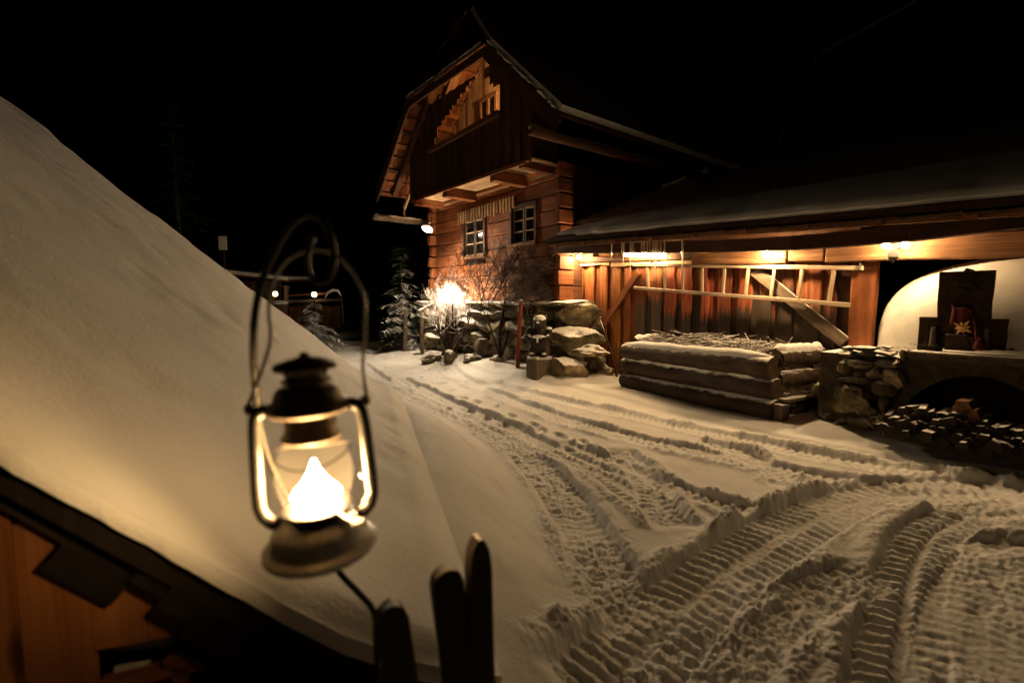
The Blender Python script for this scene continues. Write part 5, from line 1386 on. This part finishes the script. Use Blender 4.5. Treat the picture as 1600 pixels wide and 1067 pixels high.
# gable wall of wide pine boards
LW = .085
edges = [-1.9, -1.72, -1.56]
us = [-70, 36, 146, 232, 300, 372]
top = lambda p: None
for i in range(len(us) - 1):
    uc = (us[i] + us[i + 1]) / 2
    wa, wb = UP(us[i], 900, LW), UP(us[i + 1], 900, LW)
    wd = (wb - wa).length; ca = (wa + wb) / 2
    wh = (ca - U0).dot(UD); zt = U0.z - UT * wh - .15
    zb = UP(uc, [1200, 1200, 1000, 985, 960][i], LW).z
    plank('wall_board', Vector((ca.x, ca.y, zb)), Vector((ca.x, ca.y, zt)), wd - .004, .022, -UH, 'hut_board', hut, rn, .0, 1, cut1=-UT * wd)
# window below the boards: dark pane, bars and a carved oval
wa, wb = UP(172, 985, LW), UP(420, 1120, LW); mb = MB()
A = UP(160, 960, LW + .1); B = UP(480, 960, LW + .1); C = UP(480, 1150, LW + .1); D = UP(160, 1150, LW + .1); mb.poly_prism([A, B, C, D], UH * .01); wnd = mb.build('window', 'black', hut)
for (v0, v1) in ((990, 1014), (1036, 1056)):
    mb = MB(); mb.poly_prism([UP(178, v0 + 6, LW + .06), UP(285, v0 - 8, LW + .06), UP(285, v1 - 8, LW + .06), UP(178, v1 + 6, LW + .06)], UH * .012); mb.build('pane', 'zinc', wnd)  # pale grey colour imitates snow reflected in the glass
plank('bar', UP(288, 1120, LW), UP(288, 990, LW), .030, .03, -UH, 'hut_board', wnd)
plank('bar', UP(165, 1062, LW), UP(390, 1008, LW), .026, .03, -UH, 'hut_board', wnd)
mb = MB(); oc = UP(288, 1030, LW - .035); mb.poly_prism([oc + UD * math.cos(a) * .045 + Vector((0, 0, math.sin(a) * .022)) for a in [6.283 * i / 20 for i in range(20)]], UH * .02); mb.build('carved_oval', 'hut_board', wnd)
mb = MB(); p = [U(-2.9, LW + .14, -.2), U(.8, LW + .14, -.2)]; mb.poly_prism([p[0], p[1], Vector((p[1].x, p[1].y, .0)), Vector((p[0].x, p[0].y, .0))], UH * .05); mb.build('inner_wall', 'tarred', hut)

# ================================================================== PICKETS
pf = thing('picket_fence', 'three dark weathered fence pickets with pointed tops in the foreground', 'fence', at(690, 1067, .85))
for (ut, vt, ub, wd, y_, pt_) in [(607, 942, 628, .060, .88, .022), (695, 886, 716, .060, .90, .02), (746, 838, 752, .048, .92, .045)]:
    a = at(ut, vt, y_); b = at(ub, 1067, y_); d = (a - b).normalized(); bot = b - d * .55
    m_ = frame_matrix(bot, d, (0.5, -1, 0)); L = (a - bot).length; mb = MB(); K = 7; rj = random.Random(int(ut)); V = []
    for q in range(K + 1):
        z_ = (L - pt_ * 1.6) * q / K; wj = wd / 2 * (1 + rj.uniform(-.05, .05)); V.append((z_, wj))
    V += [(L - pt_ * 1.0, wd * .47), (L - pt_ * .55, wd * .40), (L - pt_ * .2, wd * .26), (L, wd * .10)]
    for (z_, wj) in V:
        for (x_, yy_) in ((-wj, -.013), (-wj * .86, -.016), (wj * .86, -.016), (wj, -.013), (wj, .013), (wj * .86, .016), (-wj * .86, .016), (-wj, .013)): mb.v.append(m_ @ Vector((x_, yy_, z_)))
    n_ = len(V)
    for q in range(n_ - 1):
        for j in range(8): a_ = q * 8 + j; b_ = q * 8 + (j + 1) % 8; mb.f.append((a_, b_, b_ + 8, a_ + 8))
    mb.f.append(tuple(range(8))[::-1]); mb.f.append(tuple((n_ - 1) * 8 + j for j in range(8)))
    mb.build('picket', 'picket', pf, world=m_, smooth=25)
a = at(560, 1110, .90); b = at(830, 1120, .93); plank('fence_rail', a, b, .06, .03, Vector((0, -1, 0)), 'picket', pf)

# ================================================================== LANTERN AND ITS HOOK
LK = 1.3; LY = .60 * LK; LX = at(497, 700, LY).x
zb = at(500, 903, LY - .067 * LK).z
lan = thing('storm_lantern', 'lit metal storm lantern hanging from an iron hook', 'lantern', (LX, LY, zb))
tilt = Matrix.Translation((LX, LY, zb)) @ Matrix.Rotation(R(-2.2), 4, 'Y') @ Matrix.Rotation(R(2.0), 4, 'X') @ Matrix.Rotation(R(12), 4, 'Z') @ Matrix.Scale(LK, 4)
def lpart(name, mb, mat, parent=lan, smooth=40):
    mb.v = [tilt @ q for q in mb.v]; return mb.build(name, mat, parent, smooth=smooth)
mb = MB(); mb.lathe([(.050, .0), (.066, .0), (.069, .004), (.069, .010), (.060, .015), (.0575, .022), (.057, .030), (.054, .036), (.047, .041), (.036, .047), (.030, .050)], n=48, closed=True); tank = lpart('fuel_tank', mb, 'zinc')
mb = MB(); mb.lathe([(.012, .0), (.012, .012), (.008, .014)], (.038, -.022, .040), 16, True); lpart('filler_cap', mb, 'zinc', tank)
mb = MB(); mb.lathe([(.030, .048), (.030, .052), (.041, .056), (.042, .060), (.030, .062), (.018, .064), (.016, .072), (.010, .078)], n=40, closed=True); burner = lpart('burner', mb, 'iron')
mb = MB(); mb.tube([(.02, -.02, .058), (.045, -.045, .055), (.052, -.052, .055)], .002, 6); mb.lathe([(.007, -.002), (.007, .002)], (.054, -.054, .055), 10, True); lpart('wick_knob', mb, 'zinc', burner)
# globe
gp = [(.034, .062), (.038, .068), (.044, .082), (.0465, .098), (.045, .114), (.040, .130), (.0345, .143), (.032, .150)]
mb = MB(); mb.lathe(gp, n=48); lpart('globe', mb, 'lamp_glass', smooth=180)
mb = MB(); mb.lathe([(.010, .062), (.021, .065), (.0285, .070), (.0295, .075), (.0245, .082), (.0165, .090), (.0105, .099), (.0055, .109), (.0015, .119)], n=16, closed=True); lpart('flame', mb, 'flame', burner, 180)
# chimney, chamber, hood
mb = MB(); mb.lathe([(.034, .147), (.036, .150), (.034, .154), (.031, .158), (.030, .176), (.032, .180)], n=40, closed=True); lpart('chimney', mb, 'soot')
mb = MB(); mb.lathe([(.032, .178), (.046, .182), (.050, .186), (.049, .192), (.041, .198), (.039, .206), (.035, .212), (.026, .215)], n=40, closed=True); ch = lpart('air_chamber', mb, 'soot')
mb = MB(); mb.lathe([(.024, .213), (.024, .219), (.029, .220), (.029, .2225), (.024, .224), (.024, .230)], n=32, closed=True); lpart('vent_collar', mb, 'soot', ch)
for i in range(8):
    a = 6.283 * i / 8; mb = MB(); mb.box((math.cos(a) * .0235, math.sin(a) * .0235, .234), .004, .004, .012); lpart('vent_bar', mb, 'soot', ch)
mb = MB(); mb.lathe([(.037, .236), (.038, .239), (.034, .243), (.022, .247), (.008, .250), (.004, .256)], n=40, closed=True); lpart('hood', mb, 'soot')
# side tubes
for s in (-1, 1):
    mb = MB(); P = [(s * .046, 0, .188), (s * .057, 0, .186), (s * .0625, 0, .178), (s * .0645, 0, .160), (s * .0665, 0, .12), (s * .068, 0, .085), (s * .068, 0, .066), (s * .064, 0, .053), (s * .056, 0, .044), (s * .046, 0, .040)]
    mb.tube(P, [.008, .008, .008, .0078, .0078, .0078, .0078, .008, .0085, .009], 14); lpart('side_tube', mb, 'tube_metal', smooth=180)
    mb = MB(); mb.lathe([(.004, -.006), (.006, -.003), (.006, .003), (.004, .006)], (s * .068, 0, .190), 10, True); lpart('bail_lug', mb, 'soot')
# wire guard
for z_, r_ in ((.128, .0465),):
    mb = MB(); mb.tube([(math.cos(6.283 * i / 40) * r_, math.sin(6.283 * i / 40) * r_, z_ + .006 * math.cos(6.283 * i / 20)) for i in range(41)], .0011, 6); lpart('guard_wire', mb, 'iron', smooth=180)
mb = MB(); mb.tube([(.056, -.012, .098), (.066, -.016, .09), (.068, -.016, .075), (.058, -.014, .062)], .0016, 6); lpart('lift_lever', mb, 'zinc', smooth=180)
# bail handle: world-space arc
inv = tilt.inverted(); bl = []
lugL = tilt @ Vector((-.070, 0, .192)); lugR = tilt @ Vector((.070, 0, .192))
for (u, v) in [(421, 540), (420, 480), (430, 435), (452, 405), (488, 391), (522, 398), (550, 425), (569, 465), (570, 520), (567, 570)]: bl.append(at(u, v, LY + .004))
mb = MB(); pth = [lugL] + bl + [lugR]; sm_ = smooth_poly([tuple(p) for p in pth], 5); mb.tube([Vector(p) for p in sm_], .0023 * LK, 8); mb.build('bail_handle', 'zinc', lan, smooth=180)
# shepherd hook
ih = thing('iron_hook', 'dark bent iron rod carrying the lantern from the fence', 'hook', at(592, 1067, .84))
pth = [at(*p) for p in [(592, 1100, .90), (588, 1000, .90), (584, 955, .90), (560, 925, .90), (536, 900, .90), (490, 840, .89), (440, 760, .86), (412, 690, .84), (399, 600, .82), (396, 520, .805), (406, 450, .80), (432, 385, .79), (458, 348, .785), (484, 334, .78), (508, 350, .78), (521, 385, .78), (520, 420, .78), (506, 440, .78), (488, 436, .78), (480, 415, .78), (482, 392, .78), (486, 376, .78)]]
sm_ = smooth_poly([tuple(p) for p in pth], 5); n_ = len(sm_)
mb = MB(); mb.tube([Vector(p) for p in sm_], [.0062 - .0020 * max(0, (i - n_ * .5) / (n_ * .5)) for i in range(n_)], 10); mb.build('rod', 'iron', ih, smooth=180)
mb = MB(); mb.ball(at(486, 374, .78), .007, 2); mb.build('rod_tip', 'iron', ih, smooth=180)
